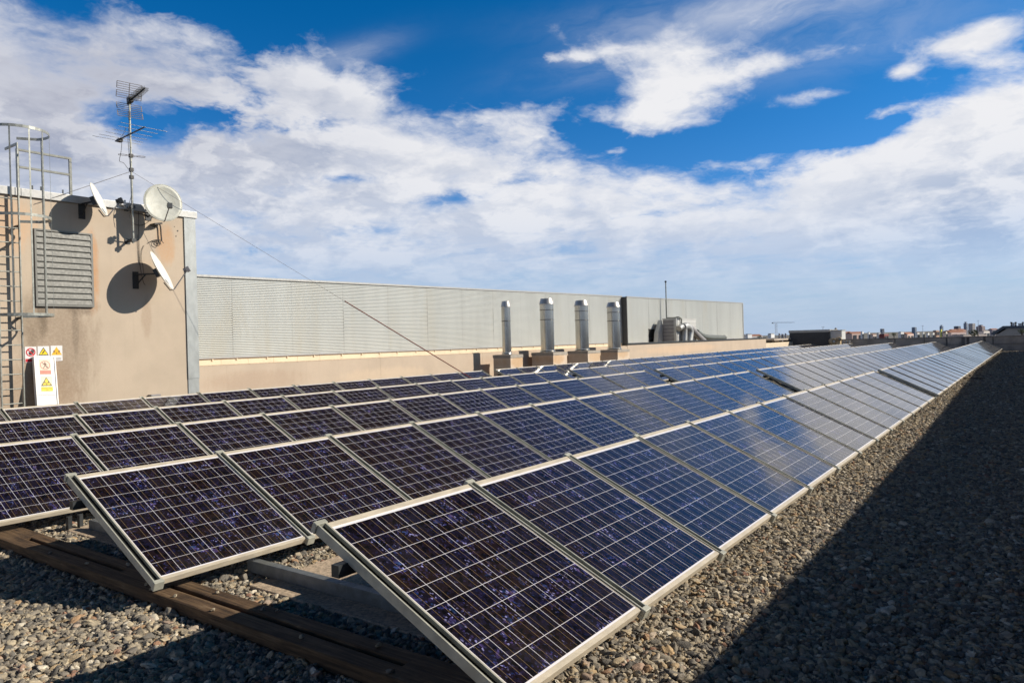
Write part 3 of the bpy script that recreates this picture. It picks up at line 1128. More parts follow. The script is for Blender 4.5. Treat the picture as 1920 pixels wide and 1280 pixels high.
def wall_sign(px0, px1, py0, py1, label, kind):
    c0, c1 = wx(px0, py0, XP), wx(px1, py1, XP)
    y0, y1, z1, z0 = c0.y, c1.y, c0.z, c1.z
    w, h = y1 - y0, z1 - z0
    root = thing('warning_sign', label, 'sign', (XP + .004, (y0 + y1) / 2, (z0 + z1) / 2), 'signs on the beige wall')
    part('board', MB().box((XP + .003, y0 + .004, z0), (XP + .009, y1 - .004, z1)), SIGNW, root)
    X = XP + .0095
    yc_, zc_ = (y0 + y1) / 2, z1 - w * .52
    if kind == 'hand':
        part('prohibition_ring', ring(MB(), yc_, zc_, w * .30, w * .40, X), RED, root)
        hb = MB()
        plate(hb, [(yc_ - .02, zc_ - .06), (yc_ + .05, zc_ - .05), (yc_ + .06, zc_ + .02), (yc_ - .005, zc_ + .02), (yc_ - .045, zc_ - .01)], X)
        for k in range(4):
            plate(hb, [(yc_ + .0 + k * .017, zc_ + .02), (yc_ + .012 + k * .017, zc_ + .02), (yc_ + .014 + k * .018, zc_ + .065 - abs(k - 1.5) * .008), (yc_ + .002 + k * .018, zc_ + .065 - abs(k - 1.5) * .008)], X)
        part('hand_symbol', hb, BLACK, root)
        s = w * .26
        part('prohibition_bar', plate(MB(), [(yc_ - s - .01, zc_ + s), (yc_ - s + .012, zc_ + s + .01), (yc_ + s + .01, zc_ - s), (yc_ + s - .012, zc_ - s - .01)], X + .001), RED, root)
        part('text_panel', plate(MB(), [(y0 + .012, z0 + .012), (y1 - .012, z0 + .012), (y1 - .012, z0 + h * .24), (y0 + .012, z0 + h * .24)], X), RED, root)
    else:
        s = w * .44
        part('triangle_border', plate(MB(), [(yc_ - s, zc_ - s * .75), (yc_ + s, zc_ - s * .75), (yc_, zc_ + s * .95)], X, .001), BLACK if kind == 'bolt' else ORANGE, root)
        s *= .80
        part('triangle', plate(MB(), [(yc_ - s, zc_ - s * .72), (yc_ + s, zc_ - s * .72), (yc_, zc_ + s * .88)], X + .0015, .001), YEL if kind == 'bolt' else ORANGE, root)
        hb = MB()
        if kind == 'bolt':
            plate(hb, [(yc_ - .035, zc_ - .045), (yc_ - .012, zc_ - .04), (yc_ + .03, zc_ + .03), (yc_ + .012, zc_ + .035), (yc_ - .01, zc_ + .0)], X + .003)
        else:
            plate(hb, [(yc_ - .008, zc_ - .06), (yc_ + .008, zc_ - .06), (yc_ + .006, zc_ - .02), (yc_ - .006, zc_ - .02)], X + .003)
            for sg in (-1, 1):
                for r_ in (.03, .05):
                    plate(hb, [(yc_ + sg * r_, zc_ - .03), (yc_ + sg * (r_ + .008), zc_ - .03), (yc_ + sg * (r_ + .014), zc_ + .0), (yc_ + sg * (r_ + .008), zc_ + .025), (yc_ + sg * r_, zc_ + .025), (yc_ + sg * (r_ + .006), zc_)], X + .003)
        part('symbol', hb, BLACK if kind == 'bolt' else BROWNINK, root)
        lb = MB()
        for k in range(2):
            plate(lb, [(y0 + w * .3, z0 + h * (.07 + .09 * k)), (y1 - w * .14, z0 + h * (.07 + .09 * k)), (y1 - w * .14, z0 + h * (.11 + .09 * k)), (y0 + w * .3, z0 + h * (.11 + .09 * k))], X)
        part('small_print', lb, UNITD, root)


wall_sign(45.5, 69, 650, 679, 'white sign with red no-entry hand ring beside the ladder', 'hand')
wall_sign(69.5, 93, 649, 677.5, 'white sign with black-edged yellow triangle between the other two wall signs', 'bolt')
wall_sign(94, 117.5, 648, 676, 'white sign with amber radio-wave triangle, right of the three wall signs', 'radio')

# leaning white cover with two notices
lean = thing('white_cover', 'tall white metal cover with two hazard notices leaning on the beige wall', 'cover', (XP + .42, 3.25, GZ))
pa, pb = wx(63, 667, XP + .10), wx(103, 668.5, XP + .10)
pc, pd = wx(69, 757, XP + .34), wx(110, 756, XP + .34)
ux = ((pb - pa) + (pd - pc)) / 2
ux = Vector((0, ux.y, 0))
w_ = ux.y
top_c = Vector((XP + .10, (pa.y + pb.y) / 2, (pa.z + pb.z) / 2))
bot_c = Vector((XP + .34, (pc.y + pd.y) / 2, (pc.z + pd.z) / 2))
dn = (bot_c - top_c)
dn_u = dn.normalized()
bot_c = top_c + dn_u * ((top_c.z - GZ) / -dn_u.z)
nrm = Vector((0, 1, 0)).cross(-dn_u).normalized()
ey = (Vector((0, 1, 0)) - dn_u * dn_u.y).normalized()
nrm = ey.cross(-dn_u).normalized()
if nrm.x < 0:
    nrm = -nrm
mid = (top_c + bot_c) / 2
Lh = (bot_c - top_c).length / 2
bd = MB().obox(mid - nrm * .045, ey * w_ / 2, dn_u * Lh, nrm * .045)
part('casing', bd, WHITE, lean)
lipb = MB()
for s in (-1, 1):
    lipb.obox(mid + ey * s * (w_ / 2 - .012) + nrm * .008, ey * .012, dn_u * Lh, nrm * .008)
lipb.obox(top_c + dn_u * .012 + nrm * .008, ey * (w_ / 2 - .025), dn_u * .012, nrm * .008)
part('edge_lip', lipb, WHITE, lean)


def on_lean(s, t):      # t metres down from the top, s metres right of centre
    return top_c + dn_u * t + ey * s


def lean_poly(mb, pts, off, th=.0015):
    mb.prism([on_lean(s, t) + nrm * off for s, t in pts], nrm * th)
    return mb


def lean_disc(c, r_, n=26):
    return [(c[0] + r_ * math.cos(2 * math.pi * k / n), c[1] + r_ * math.sin(2 * math.pi * k / n)) for k in range(n)]


LM = dn.length / 90.0           # metres per photo pixel down the cover
n1_ = part('notice', lean_poly(MB(), [(-.11, 6 * LM), (.11, 6 * LM), (.11, 35 * LM), (-.11, 35 * LM)], .001), mat('notice_cream', (.80, .66, .52), .6, var=.04), lean)
c1_ = (0.0, 17 * LM)
rg = MB()
vs = []
for k in range(28):
    a = 2 * math.pi * k / 28
    for r_ in (.083, .098):
        vs.append(on_lean(c1_[0] + r_ * math.cos(a), c1_[1] + r_ * math.sin(a)) + nrm * .0035)
rg.add(vs, [(2 * k, 2 * ((k + 1) % 28), 2 * ((k + 1) % 28) + 1, 2 * k + 1) for k in range(28)])
part('prohibition_ring', rg, FADED, n1_)
wk = MB()
lean_poly(wk, lean_disc((c1_[0], c1_[1] - .058), .013, 12), .004)
for pts in ([(-.012, -.042), (.014, -.042), (.012, .01), (-.012, .01)], [(-.012, -.036), (-.004, -.03), (-.045, .0), (-.052, -.008)], [(.008, -.036), (.016, -.036), (.045, -.004), (.036, .002)],
            [(-.012, .008), (.0, .012), (-.026, .066), (-.042, .066)], [(.0, .01), (.012, .006), (.05, .058), (.036, .066)], [(-.064, -.062), (-.056, -.068), (.066, .062), (.058, .068)]):
    lean_poly(wk, [(c1_[0] + a, c1_[1] + c) for a, c in pts], .004)
part('walking_figure', wk, BROWNINK, n1_)
part('text_panel', lean_poly(MB(), [(-.105, 27 * LM), (.105, 27 * LM), (.105, 34 * LM), (-.105, 34 * LM)], .0035), FADED, n1_)
n2_ = part('notice', lean_poly(MB(), [(-.10, 38 * LM), (.115, 38 * LM), (.115, 67 * LM), (-.10, 67 * LM)], .001), mat('notice_pale', (.80, .76, .56), .6, var=.04), lean)
part('triangle_border', lean_poly(MB(), [(-.105, 56.5 * LM), (.110, 56.5 * LM), (.003, 40 * LM)], .0035), BLACK, n2_)
part('triangle', lean_poly(MB(), [(-.078, 55 * LM), (.084, 55 * LM), (.003, 42.3 * LM)], .0055), YEL, n2_)
sy = MB()
for pts in ([(-.006, .0), (.010, .0), (.008, .035), (-.004, .035)], [(-.04, -.03), (-.03, -.03), (-.012, -.01), (-.03, .01), (-.038, .005)], [(.042, -.03), (.032, -.03), (.016, -.01), (.033, .01), (.041, .005)]):
    lean_poly(sy, [(a + .002, 51 * LM + c) for a, c in pts], .0075)
part('symbol', sy, BLACK, n2_)
part('text_panel', lean_poly(MB(), [(-.103, 58.5 * LM), (.118, 58.5 * LM), (.118, 66.5 * LM), (-.103, 66.5 * LM)], .0035), YEL, n2_)
rot_lean = Matrix((ey, -dn_u, nrm)).transposed().to_euler()
for i, (s_, z_) in enumerate((('RADIOFRECUENCIA', 61.2), ('RNI', 64.4))):
    p_ = on_lean(.007, z_ * LM) + nrm * .0055 - Vector(lean.location)
    o_ = text_mesh(s_, .026, BROWNINK, n2_, p_, rot_lean, sx=.86)
lineb = MB()
lean_poly(lineb, [(-.17, 73.2 * LM), (.16, 73.2 * LM), (.16, 74 * LM), (-.17, 74 * LM)], .001)
lean_poly(lineb, [(-.02, 70.5 * LM), (.02, 70.5 * LM), (.02, 71.5 * LM), (-.02, 71.5 * LM)], .001)
part('hinge_line', lineb, UNITD, lean)


# ------------------------------------------------------------------ dishes
def dish(center, normal, rad, label, m, bracket_to, lnb_side, mh):
    """shallow bowl whose rim plane faces `normal`"""
    n = Vector(normal).normalized()
    upv = (Vector((0, 0, 1)) - n * n.z).normalized()
    sd = upv.cross(n).normalized()
    c = Vector(center)
    root = thing('satellite_dish', label, 'satellite dish', c, 'satellite dishes on the beige wall')
    b = MB()
    rings, seg = 7, 40
    vs = [c - n * (.14 * rad * 1.0)]
    for i in range(1, rings + 1):
        t = i / rings
        for k in range(seg):
            a = 2 * math.pi * k / seg
            vs.append(c + (sd * math.cos(a) * .955 + upv * math.sin(a)) * rad * t - n * (.14 * rad * (1 - t * t)))
    m0 = len(vs)
    back = [v_ - n * .012 for v_ in vs]
    fs = [(0, 1 + k, 1 + (k + 1) % seg) for k in range(seg)]
    for i in range(rings - 1):
        for k in range(seg):
            a, b_ = 1 + i * seg + k, 1 + i * seg + (k + 1) % seg
            fs.append((a, a + seg, b_ + seg, b_))
    fs2 = [tuple(m0 + q for q in f[::-1]) for f in fs]
    e0 = 1 + (rings - 1) * seg
    rim = [(e0 + k, m0 + e0 + k, m0 + e0 + (k + 1) % seg, e0 + (k + 1) % seg) for k in range(seg)]
    b.add(vs + back, fs + fs2 + rim, True)
    part('reflector', b, m, root)
    rimt = MB().tube([c + (sd * math.cos(2 * math.pi * k / 40) * .955 + upv * math.sin(2 * math.pi * k / 40)) * rad - n * .006 for k in range(40)], .009, 6, closed=True)
    part('rim', rimt, m, root)
    low = c - upv * rad * 1.0 - n * .03
    foc = c - upv * rad * .45 + n * rad * 1.05 + sd * lnb_side
    part('feed_arm', MB().tube([c - upv * rad * .55 - n * .10, low - n * .03, low + n * .06 - upv * .015, foc], .014, 8), UNITD, root)
    lb = MB().tube([foc - n * .10 + upv * .02, foc + n * .02], .045, 10)
    lb.obox(foc + n * .0, n * .04, sd * .05, upv * .06)
    part('feed_horn', lb, UNITD if rad > .48 else DARKSTEEL, root)
    bk = c - n * (.16 * rad)
    w = Vector(bracket_to)
    bb = MB()
    bb.obox(bk - n * .05, n * .05, sd * .06, upv * .10)
    j = bk - n * .10
    bb.tube([j, Vector((j.x * .5 + w.x * .5, w.y * .6 + j.y * .4, j.z)), Vector((w.x + .03, w.y, j.z))], .022, 8)
    bb.tube([Vector((j.x * .6 + w.x * .4, w.y * .5 + j.y * .5, j.z)), Vector((w.x + .03, w.y, j.z - .25))], .016, 8)
    bb.box((XP + .001, w.y - .07, j.z - .34), (XP + .018, w.y + .07, j.z + .07))
    part('wall_bracket', bb, DARKSTEEL, root)
    return foc


def facing(px, py, yaw_deg, up_deg):
    """unit vector square to the line of sight through a pixel, turned towards the camera by yaw"""
    d = Vector(ray(px, py))
    d.z = 0
    d.normalize()
    rt = Vector((d.y, -d.x, 0))
    h = rt * math.cos(R(yaw_deg)) - d * math.sin(R(yaw_deg))
    return h * math.cos(R(up_deg)) + Vector((0, 0, math.sin(R(up_deg))))


c1d = wx(186, 374, XP + .50)
dish(c1d, facing(186, 374, 14, 21), .385, 'small white dish seen edge-on at the top edge of the beige wall', DISHM, (XP, c1d.y - .16, c1d.z), 0, 0)
c2d = wx(306, 380, XP + .62)
dish(c2d, facing(306, 380, 76, 6), .445, 'greyish round dish facing the viewer above the wall corner', DISHG, (XP, c2d.y - .05, c2d.z - .45), .02, 0)
c3d = wx(304, 507, XP + .56)
dish(c3d, facing(304, 507, 12, 26), .50, 'large white dish seen edge-on low on the beige wall', DISHM, (XP, c3d.y - .36, c3d.z - .05), 0, 0)

# ------------------------------------------------------------------ antenna mast
XM = XP + .28
mast = thing('antenna_mast', 'tall steel mast with two television aerials and a loop aerial', 'antenna mast', (XM, 5.11, 4.2))
mb0 = wx(250, 456, XM)
mtop = wx(237, 181, XM)
ym = mb0.y
mast_z0, mast_z1 = mb0.z, mtop.z
part('pole', MB().tube([(XM, ym, mast_z0), (XM, ym, mast_z0 + 1.6)], .026, 12), STEEL, mast)
part('pole', MB().tube([(XM, ym, mast_z0 + 1.55), (XM, ym, mast_z1)], .020, 12), RAIL, mast)
for py in (388, 450):
    p = wx(246, py, XM)
    b = MB().box((XP + .002, ym - .06, p.z - .06), (XP + .02, ym + .06, p.z + .06))
    b.box((XP + .02, ym - .02, p.z - .02), (XM + .03, ym + .02, p.z + .02))
    b.box((XM - .04, ym - .05, p.z - .035), (XM + .04, ym + .05, p.z + .035))
    part('wall_bracket', b, DARKSTEEL, mast)
b = MB()
for py in (292, 318, 332):
    p = wx(244, py, XM)
    b.box((XM - .035, ym - .04, p.z - .04), (XM + .04, ym + .04, p.z + .04))
part('clamp', b, BLACK, mast)
bd_ = Vector((math.cos(R(-10)), math.sin(R(-10)), 0))
ed_ = Vector((-bd_.y, bd_.x, 0))
# top aerial with corner reflector
pu = Vector((XM, ym, wx(240, 189, XM).z))
ua = part('uhf_aerial', MB().bar(pu - bd_ * .10, pu + bd_ * 1.12, .022), BLACK, mast)
db_ = MB()
for k in range(15):
    p = pu + bd_ * (.18 + .064 * k)
    hl = .115 - .0015 * k
    for o_ in (.022, -.022):
        db_.bar(p - ed_ * hl + Vector((0, 0, o_)), p + ed_ * hl + Vector((0, 0, o_)), .009)
    db_.bar(p - Vector((0, 0, .06)), p + Vector((0, 0, .06)), .008)
part('director', db_, BLACK, ua)
rf = MB()
for sg in (1, -1):
    base = pu - bd_ * .06
    dirv = (Vector((0, 0, sg)) * .92 - bd_ * -.28).normalized()
    rf.bar(base, base + dirv * .42, .014)
    for k in range(8):
        p = base + dirv * (.07 + .05 * k)
        rf.tube([p - ed_ * .27, p + ed_ * .27], .007, 5)
    for k0, k1 in ((0, 3), (4, 7)):
        for sd_ in (-1, 1):
            rf.bar(base + dirv * (.07 + .05 * k0) + ed_ * .27 * sd_, base + dirv * (.07 + .05 * k1) + ed_ * .27 * sd_, .014)
part('corner_reflector', rf, WIRE, ua)
b = MB().obox(pu + bd_ * .08, bd_ * .07, ed_ * .05, (0, 0, .05))
b.obox(pu - bd_ * .03, bd_ * .04, ed_ * .04, (0, 0, .08))
part('dipole_box', b, BLACK, ua)
# second aerial
p2 = Vector((XM, ym, wx(242, 251, XM).z))
bd2 = Vector((math.cos(R(-4)), math.sin(R(-4)), 0))
ed2 = Vector((-bd2.y, bd2.x, 0))
va = part('vhf_aerial', MB().bar(p2 - bd2 * .85, p2 + bd2 * .78 + Vector((0, 0, 0)), .024), DARKSTEEL, mast)
eb = MB()
for s, hl in ((.76, .52), (.45, .44), (.12, .45), (-.2, .47), (-.5, .5), (-.74, .55)):
    p = p2 + bd2 * s
    eb.tube([p - ed2 * hl, p + ed2 * hl], .0055, 6)
part('element', eb, STAINLESS, va)
part('dipole_box', MB().obox(p2 - bd2 * .60 - Vector((0, 0, .03)), bd2 * .07, ed2 * .05, (0, 0, .035)), BLACK, va)
# circular dipole below
p3 = Vector((XM, ym, wx(243, 297, XM).z))
lp = MB()
for sg, o_ in ((1, .03), (-1, 0)):
    cc = p3 + ed2 * (.155 * sg) + bd2 * .06
    pts = []
    for k in range(20):
        a = math.pi * (.1 + 1.75 * k / 19)
        pts.append(cc - ed2 * (.14 * sg * math.cos(a)) + bd2 * (.14 * math.sin(a)) + Vector((0, 0, o_ + .004 * k)))
    lp.tube(pts, .006, 6)
part('loop_dipole', lp, WIRE, mast)
cb = MB()


def wire(mb, pts, r_=.006, n=6):
    # smooth through control points
    P_ = [Vector(p) for p in pts]
    out = []
    for i in range(len(P_) - 1):
        p0, p1, p2_, p3_ = P_[max(i - 1, 0)], P_[i], P_[i + 1], P_[min(i + 2, len(P_) - 1)]
        for k in range(6):
            t = k / 6
            out.append(.5 * ((2 * p1) + (p2_ - p0) * t + (2 * p0 - 5 * p1 + 4 * p2_ - p3_) * t * t + (3 * p1 - p0 - 3 * p2_ + p3_) * t ** 3))
    out.append(P_[-1])
    mb.tube(out, r_, n)
    return mb


def wp(*pxs, X=XM):
    return [wx(a, c, X) for a, c in pxs]


wire(cb, wp((228, 262), (228, 276), (226, 290), (224, 302), (232, 306), (241, 318)))
wire(cb, wp((236, 240), (231, 252), (222, 262)), .005)
wire(cb, wp((240, 195), (246, 205), (240, 212), (242, 230), (240, 260), (243, 300), (245, 330), (246, 365), (241, 388), (244, 410)))
part('coax_cable', cb, CABLE, mast)

# cables on the wall
cw = MB()
XW = XP + .02
wire(cw, wp((260, 388), (260, 420), (261, 470), (263, 500), (268, 526), (272, 534), X=XW))
wire(cw, wp((258, 440), (260, 480), (262, 497), X=XW), .004)
wire(cw, wp((243, 398), (255, 400), (282, 404), (296, 410), X=XW), .008)
wire(cw, wp((248, 412), (252, 420), (265, 422), (278, 416), (288, 405), X=XW), .006)
tag(cw.build('wall_cable', CABLE), 'black coax cables running down the beige wall behind the dishes', 'cable')
cw2 = MB()
wire(cw2, wp((270, 460), (266, 470), (265, 485), (268, 500), (270, 520), X=XW), .005)
tag(cw2.build('wall_cable', CABLE), 'short curved cable ending free above the large low dish', 'cable')
bk = MB()
wire(bk, wp((292, 420), (300, 422), (302, 440), (303, 452), X=XP + .06), .018)
bk.obox(wx(293, 420, XP + .10), (.10, 0, 0), (0, .10, .02), (0, 0, .02))
for px, py, r_ in ((297, 454, .05), (294, 456, .07), (292, 423, .05)):
    c = wx(px, py, XP + .05)
    bk.tube([c + Vector((.01 * math.sin(k), r_ * math.cos(k * math.pi / 8), r_ * math.sin(k * math.pi / 8))) for k in range(17)], .008, 6)
wire(bk, wp((280, 454), (290, 450), (300, 450), (307, 456), X=XP + .05), .008)
tag(bk.build('cable_coil', CABLE), 'dark cable coil and bracket hanging below the grey round dish', 'cable')
cc_ = MB()
for px, py in ((233, 383), (237, 386)):
    c = wx(px, py, XP + .08)
    cc_.tube([c + Vector((.015 * k / 9, .06 * math.cos(k * .7), .06 * math.sin(k * .7))) for k in range(10)], .008, 6)
cc_.obox(wx(230, 380, XP + .1), (.05, 0, 0), (0, .05, 0), (0, 0, .06))
tag(cc_.build('cable_coil', WHITE), 'pale cable loop and connector beside the mast foot', 'cable')
# guy wires
g0 = Vector((XM, ym, wx(244, 321, XM).z))
gl = wx(64, 383, XP + .01)
tag(MB().tube([g0, gl], .006, 6).build('guy_wire', WIRE), 'thin guy wire from the mast down left to the wall by the ladder', 'wire')
part_end = wx(63, 384, XP + .01)
ge = wx(904, 721, -10.86)
gd = ge - g0
tmid = .56
gmid = g0 + gd * tmid
guy = thing('guy_rope', 'long guy line slanting down to the panels, its lower half twisted red rope', 'rope', g0)
part('wire', MB().tube([g0, gmid], .004, 6), WIRE, guy)
rp = MB()
gdn = gd.normalized()
s1 = gdn.cross(Vector((0, 0, 1))).normalized()
s2 = s1.cross(gdn)
npt = 260
for ph in (0, math.pi):
    rp.tube([gmid + (ge - gmid) * (k / npt) + (s1 * math.cos(k * .85 + ph) + s2 * math.sin(k * .85 + ph)) * .009 for k in range(npt + 1)], .009, 5)
part('twisted_rope', rp, ROPE, guy)

# ------------------------------------------------------------------ low parapet, clad building
XW_ = -16.0
PARA = stucco('pinkish_render', (.53, .43, .335), [(9.0, .75, 1.6, .3, (.42, .30, .22), .5), (14, .6, 2.0, .3, (.70, .54, .38), .4), (22, .9, 3, .3, (.40, .28, .20), .35), (40, .9, 6, .25, (.72, .5, .33), .5)])
para = thing('parapet_wall', 'low beige rendered wall behind the rear row and the flues', 'wall', (XW_, 20, GZ))
Y2 = wx(1176, 641, XW_).y
YPE = wx(1436, 640, XW_).y
ws = MB()
edges = [YC + .004, wx(430 / 5.82 + 640, 690, XW_).y, wx(905, 670, XW_).y, 26.2, Y2 - .004]
for a, c in zip(edges[:-1], edges[1:]):
    ws.box((XW_ - .25, a + .003, GZ - .3), (XW_, c - .003, 1.225))
part('wall', ws, PARA, para)
z2 = wx(1300, 641, XW_).z
part('wall', MB().box((XW_ - .25, Y2, GZ - .3), (XW_ + .012, YPE, z2)), PARA, para)
part('coping', MB().cbox((XW_ - .30, Y2 - .05, z2 + .001), (XW_ + .05, YPE + .03, z2 + .10), .01), DARKSTEEL, para)
part('mortar_edge', MB().cbox((XW_ - .24, YC + .1, 1.226), (XW_ - .03, Y2 - .1, 1.245), .006), CONC, para)

XB = -19.0
clad = thing('clad_building', 'long pale building wall of horizontally ribbed metal behind the low wall', 'building', (XB, 30, GZ))
CREAMW = CREAM
ya, yb = YC - 2.0, wx(1167, 600, XB).y
ZB0 = wx(640, 661.5, XB).z
b = MB()
y = ya
step = .98
while y < yb:
    b.box((XB - .2, y + .004, -.4), (XB - .02, min(y + step - .004, yb), ZB0 - .03))
    y += step
part('upstand', b, CREAMW, clad)
tabs = MB()
y = ya
while y < yb:
    tabs.box((XB - .021, y, ZB0 - .10), (XB + .012, y + .05, ZB0 - .012))
    y += rng.uniform(.7, 1.3)
part('fixing_tab', tabs, CREAMW, clad)


def zt_at(y):
    return np.interp(y, [wx(367, 520, XB).y, wx(1165, 556, XB).y], [wx(367, 520, XB).z, wx(1165, 556, XB).z])


def ribbed(y0, y1, z0, ztop0, ztop1, X, pitch, name, root):
    """horizontal trapezoid ribs between y0 and y1"""
    nr = max(2, int(round((max(ztop0, ztop1) - z0) / pitch)))
    prof = []
    for k in range(nr):
        a = z0 + k * pitch
        prof += [(0, a), (0, a + pitch * .46), (-.036, a + pitch * .54), (-.036, a + pitch * .86)]
    prof.append((0, z0 + nr * pitch))
    vs = []
    for yy, zt in ((y0, ztop0), (y1, ztop1)):
        sc = (zt - z0) / (nr * pitch)
        for dx, zz in prof:
            vs.append((X + dx, yy, z0 + (zz - z0) * sc))
    n = len(prof)
    return part(name, MB().add(vs, [(i, n + i, n + i + 1, i + 1) for i in range(n - 1)]), CLAD, root)


seam = 2.32
y = wx(436, 600, XB).y - seam * 2
while y < yb - .1:
    y1 = min(y + seam, yb)
    ribbed(y + .002, y1 - .002, ZB0, zt_at(y), zt_at(y1), XB, .056, 'cladding_sheet', clad)
    y += seam
part('core', MB().prism([(XB - .06, ya, ZB0 + .002), (XB - .06, yb - .01, ZB0 + .002), (XB - .06, yb - .01, zt_at(yb) - .01), (XB - .06, ya, zt_at(ya) - .01)], (-14, 0, 0)), DARKBOX, clad)
part('top_flashing', MB().prism([(XB + .03, ya, zt_at(ya) - .02), (XB + .03, yb - .01, zt_at(yb) - .02), (XB + .03, yb - .01, zt_at(yb) + .05), (XB + .03, ya, zt_at(ya) + .05)], (-.10, 0, 0)), COPING, clad)
part('base_flashing', MB().box((XB - .05, ya, ZB0 - .03), (XB + .035, yb, ZB0 + .002)), UNITD, clad)
# the far section stands forward; the shade on its return is painted dark
XB2 = XB + .34
y2, y3 = yb, wx(1393, 600, XB2).y
zs0, zs1 = wx(1178, 557, XB2).z, wx(1393, 568.5, XB2).z
clad2 = thing('clad_building', 'paler end section of the metal-clad building beyond the dark return edge', 'building', (XB2, (y2 + y3) / 2, GZ))
n_s = 7
for k in range(n_s):
    a, c = y2 + (y3 - y2) * k / n_s, y2 + (y3 - y2) * (k + 1) / n_s
    za, zc = zs0 + (zs1 - zs0) * k / n_s, zs0 + (zs1 - zs0) * (k + 1) / n_s
    ribbed(a + .008, c - .008, 1.0, za, zc, XB2, .056, 'cladding_sheet', clad2)
part('core', MB().prism([(XB2 - .06, y2 + .003, .2), (XB2 - .06, y3 - .01, .2), (XB2 - .06, y3 - .01, zs1 - .01), (XB2 - .06, y2 + .003, zs0 - .01)], (-14, 0, 0)), DARKBOX, clad2)
part('return_panel', MB().box((XB2 - .8, y2 - .06, .9), (XB2 + .02, y2, zs0 + .02)), DARKBOX, clad2)
part('edge_trim', MB().box((XB2 - .2, y3 - .01, .9), (XB2 + .03, y3 + .10, zs1 + .03)), COPING, clad2)
part('top_flashing', MB().prism([(XB2 + .03, y2 + .002, zs0 - .02), (XB2 + .03, y3 - .012, zs1 - .02), (XB2 + .03, y3 - .012, zs1 + .05), (XB2 + .03, y2 + .002, zs0 + .05)], (-.10, 0, 0)), COPING, clad2)
VOIDM = mat('dark_interior', (.004, .004, .004), .9)
dw0, dw1 = wx(1216, 618, XB2), wx(1232, 640, XB2)
part('doorway', MB().box((XB2 - .02, dw0.y, dw1.z - .4), (XB2 + .008, dw1.y, dw0.z)), VOIDM, clad2)
fr = MB()
fr.box((XB2 - .02, dw0.y - .05, dw0.z), (XB2 + .03, dw1.y + .05, dw0.z + .05))
fr.box((XB2 + .01, dw0.y, dw0.z - .62), (XB2 + .014, dw1.y, dw0.z - .52))
part('door_frame', fr, DARKSTEEL, clad2)
lamp = wx(1226, 612, XB2)
part('wall_lamp', MB().cbox((XB2 + .001, lamp.y - .10, lamp.z - .09), (XB2 + .10, lamp.y + .10, lamp.z + .09), .03), UNITD, clad2)
# roof deck between the low wall and the clad building
struct(MB().box((XB + .04, YC + .01, .2), (XW_ - .26, 75, .9)).build('roof_deck', CREAM))

# ------------------------------------------------------------------ flues on plinths
PLM = stucco('stained_plinth_render', (.66, .54, .42), [(19.9, .85, .5, .25, (.50, .29, .12), .7), (22.9, .85, .5, .22, (.52, .30, .13), .7), (26.2, .85, .7, .25, (.50, .30, .13), .6), (28.9, .9, .6, .22, (.50, .30, .13), .6)])
XPF = -14.62
flues = [  # plinth left, corner, right (px) ; top y ; flue centre px ; flue radius px ; flue top y ; base y
    (925, 957, 980, 665, 950.5, 8.6, 565, 663, 'thinnest stainless flue, leftmost of the four on plinths'),
    (997, 1037, 1063, 660.5, 1027, 13.2, 560, 659, 'tallest and widest stainless flue, second from the left'),
    (1065, 1102, 1125, 657.5, 1092, 12.8, 563.5, 654, 'stainless flue standing third in the row of four'),
    (1126, 1158, 1180, 655.5, 1152, 12.4, 567, 652, 'stainless flue nearest the dark return of the clad wall')]
for i, (pl, pcn, pr_, pt_, fc, frp, fty, fby, lab) in enumerate(flues):
    cn = wx(pcn, pt_, XPF)
    y0, y1 = cn.y, wx(pr_, pt_, XPF).y
    # the shaded side ends where the left corner is seen
    x0 = XPF
    while True:
        q = Vector((x0, y0, cn.z)) - Vector(CAM)
        qx = 960 + FPX * q.dot(Vector(RT)) / q.dot(Vector(FW))
        if qx <= pl or x0 < -15.95:
            break
        x0 -= .01
    zt = cn.z
    pln = thing('flue_plinth', ['squat rendered plinth under the thinnest flue', 'widest rendered plinth, under the tallest flue', 'rust streaked plinth under the third flue', 'rendered plinth under the last flue by the taller wall'][i], 'plinth', ((XPF + x0) / 2, (y0 + y1) / 2, GZ), 'plinths under the flues')
    part('block', MB().cbox((x0, y0, GZ - .05), (XPF, y1, zt - .13), .01), PLM, pln)
    part('cap_slab', MB().cbox((x0 - .015, y0 - .015, zt - .129), (XPF + .015, y1 + .015, zt), .01), mat('plinth_slab', (.40, .36, .31), .85, 0, (.30, .27, .22), 6, .12), pln)
    xf = (XPF + x0) / 2
    # flue centre on the plinth
    fy = wx(fc, fby, xf).y
    dpt = (Vector((xf, fy, zt)) - Vector(CAM)).dot(Vector(FW))
    rad = frp * dpt / FPX
    ztop = wx(fc, fty, xf).z
    fl = thing('chimney_flue', lab, 'flue', (xf, fy, zt), 'stainless flues on plinths')
    H = ztop - zt
    part('pipe', MB().lathe((xf, fy, zt), [(rad * 1.0, 0), (rad * 1.0, .05), (rad * .97, .06), (rad * .97, H * .90)], 32), STAINLESS, fl)
    part('cap', MB().lathe((xf, fy, zt + H * .885), [(rad * .96, 0), (rad * 1.04, .005), (rad * 1.04, H * .02), (rad * .82, H * .115), (rad * .80, H * .115), (rad * .80, H * .07)], 32), FLUECAP, fl)
    part('base_collar', MB().lathe((xf, fy, zt + .001), [(rad * 1.10, 0), (rad * 1.10, .03), (rad * 1.02, .07), (rad * 1.01, .10)], 32), STAINLESS, fl)
    for hh in ((.60, .78) if i else (.62,)):
        part('joint_band', MB().lathe((xf, fy, zt + H * hh), [(rad * .98, 0), (rad * 1.015, .004), (rad * 1.015, .03), (rad * .98, .034)], 32), BAND, fl)

# ------------------------------------------------------------------ air handling unit and vent pipe
XA = -17.2


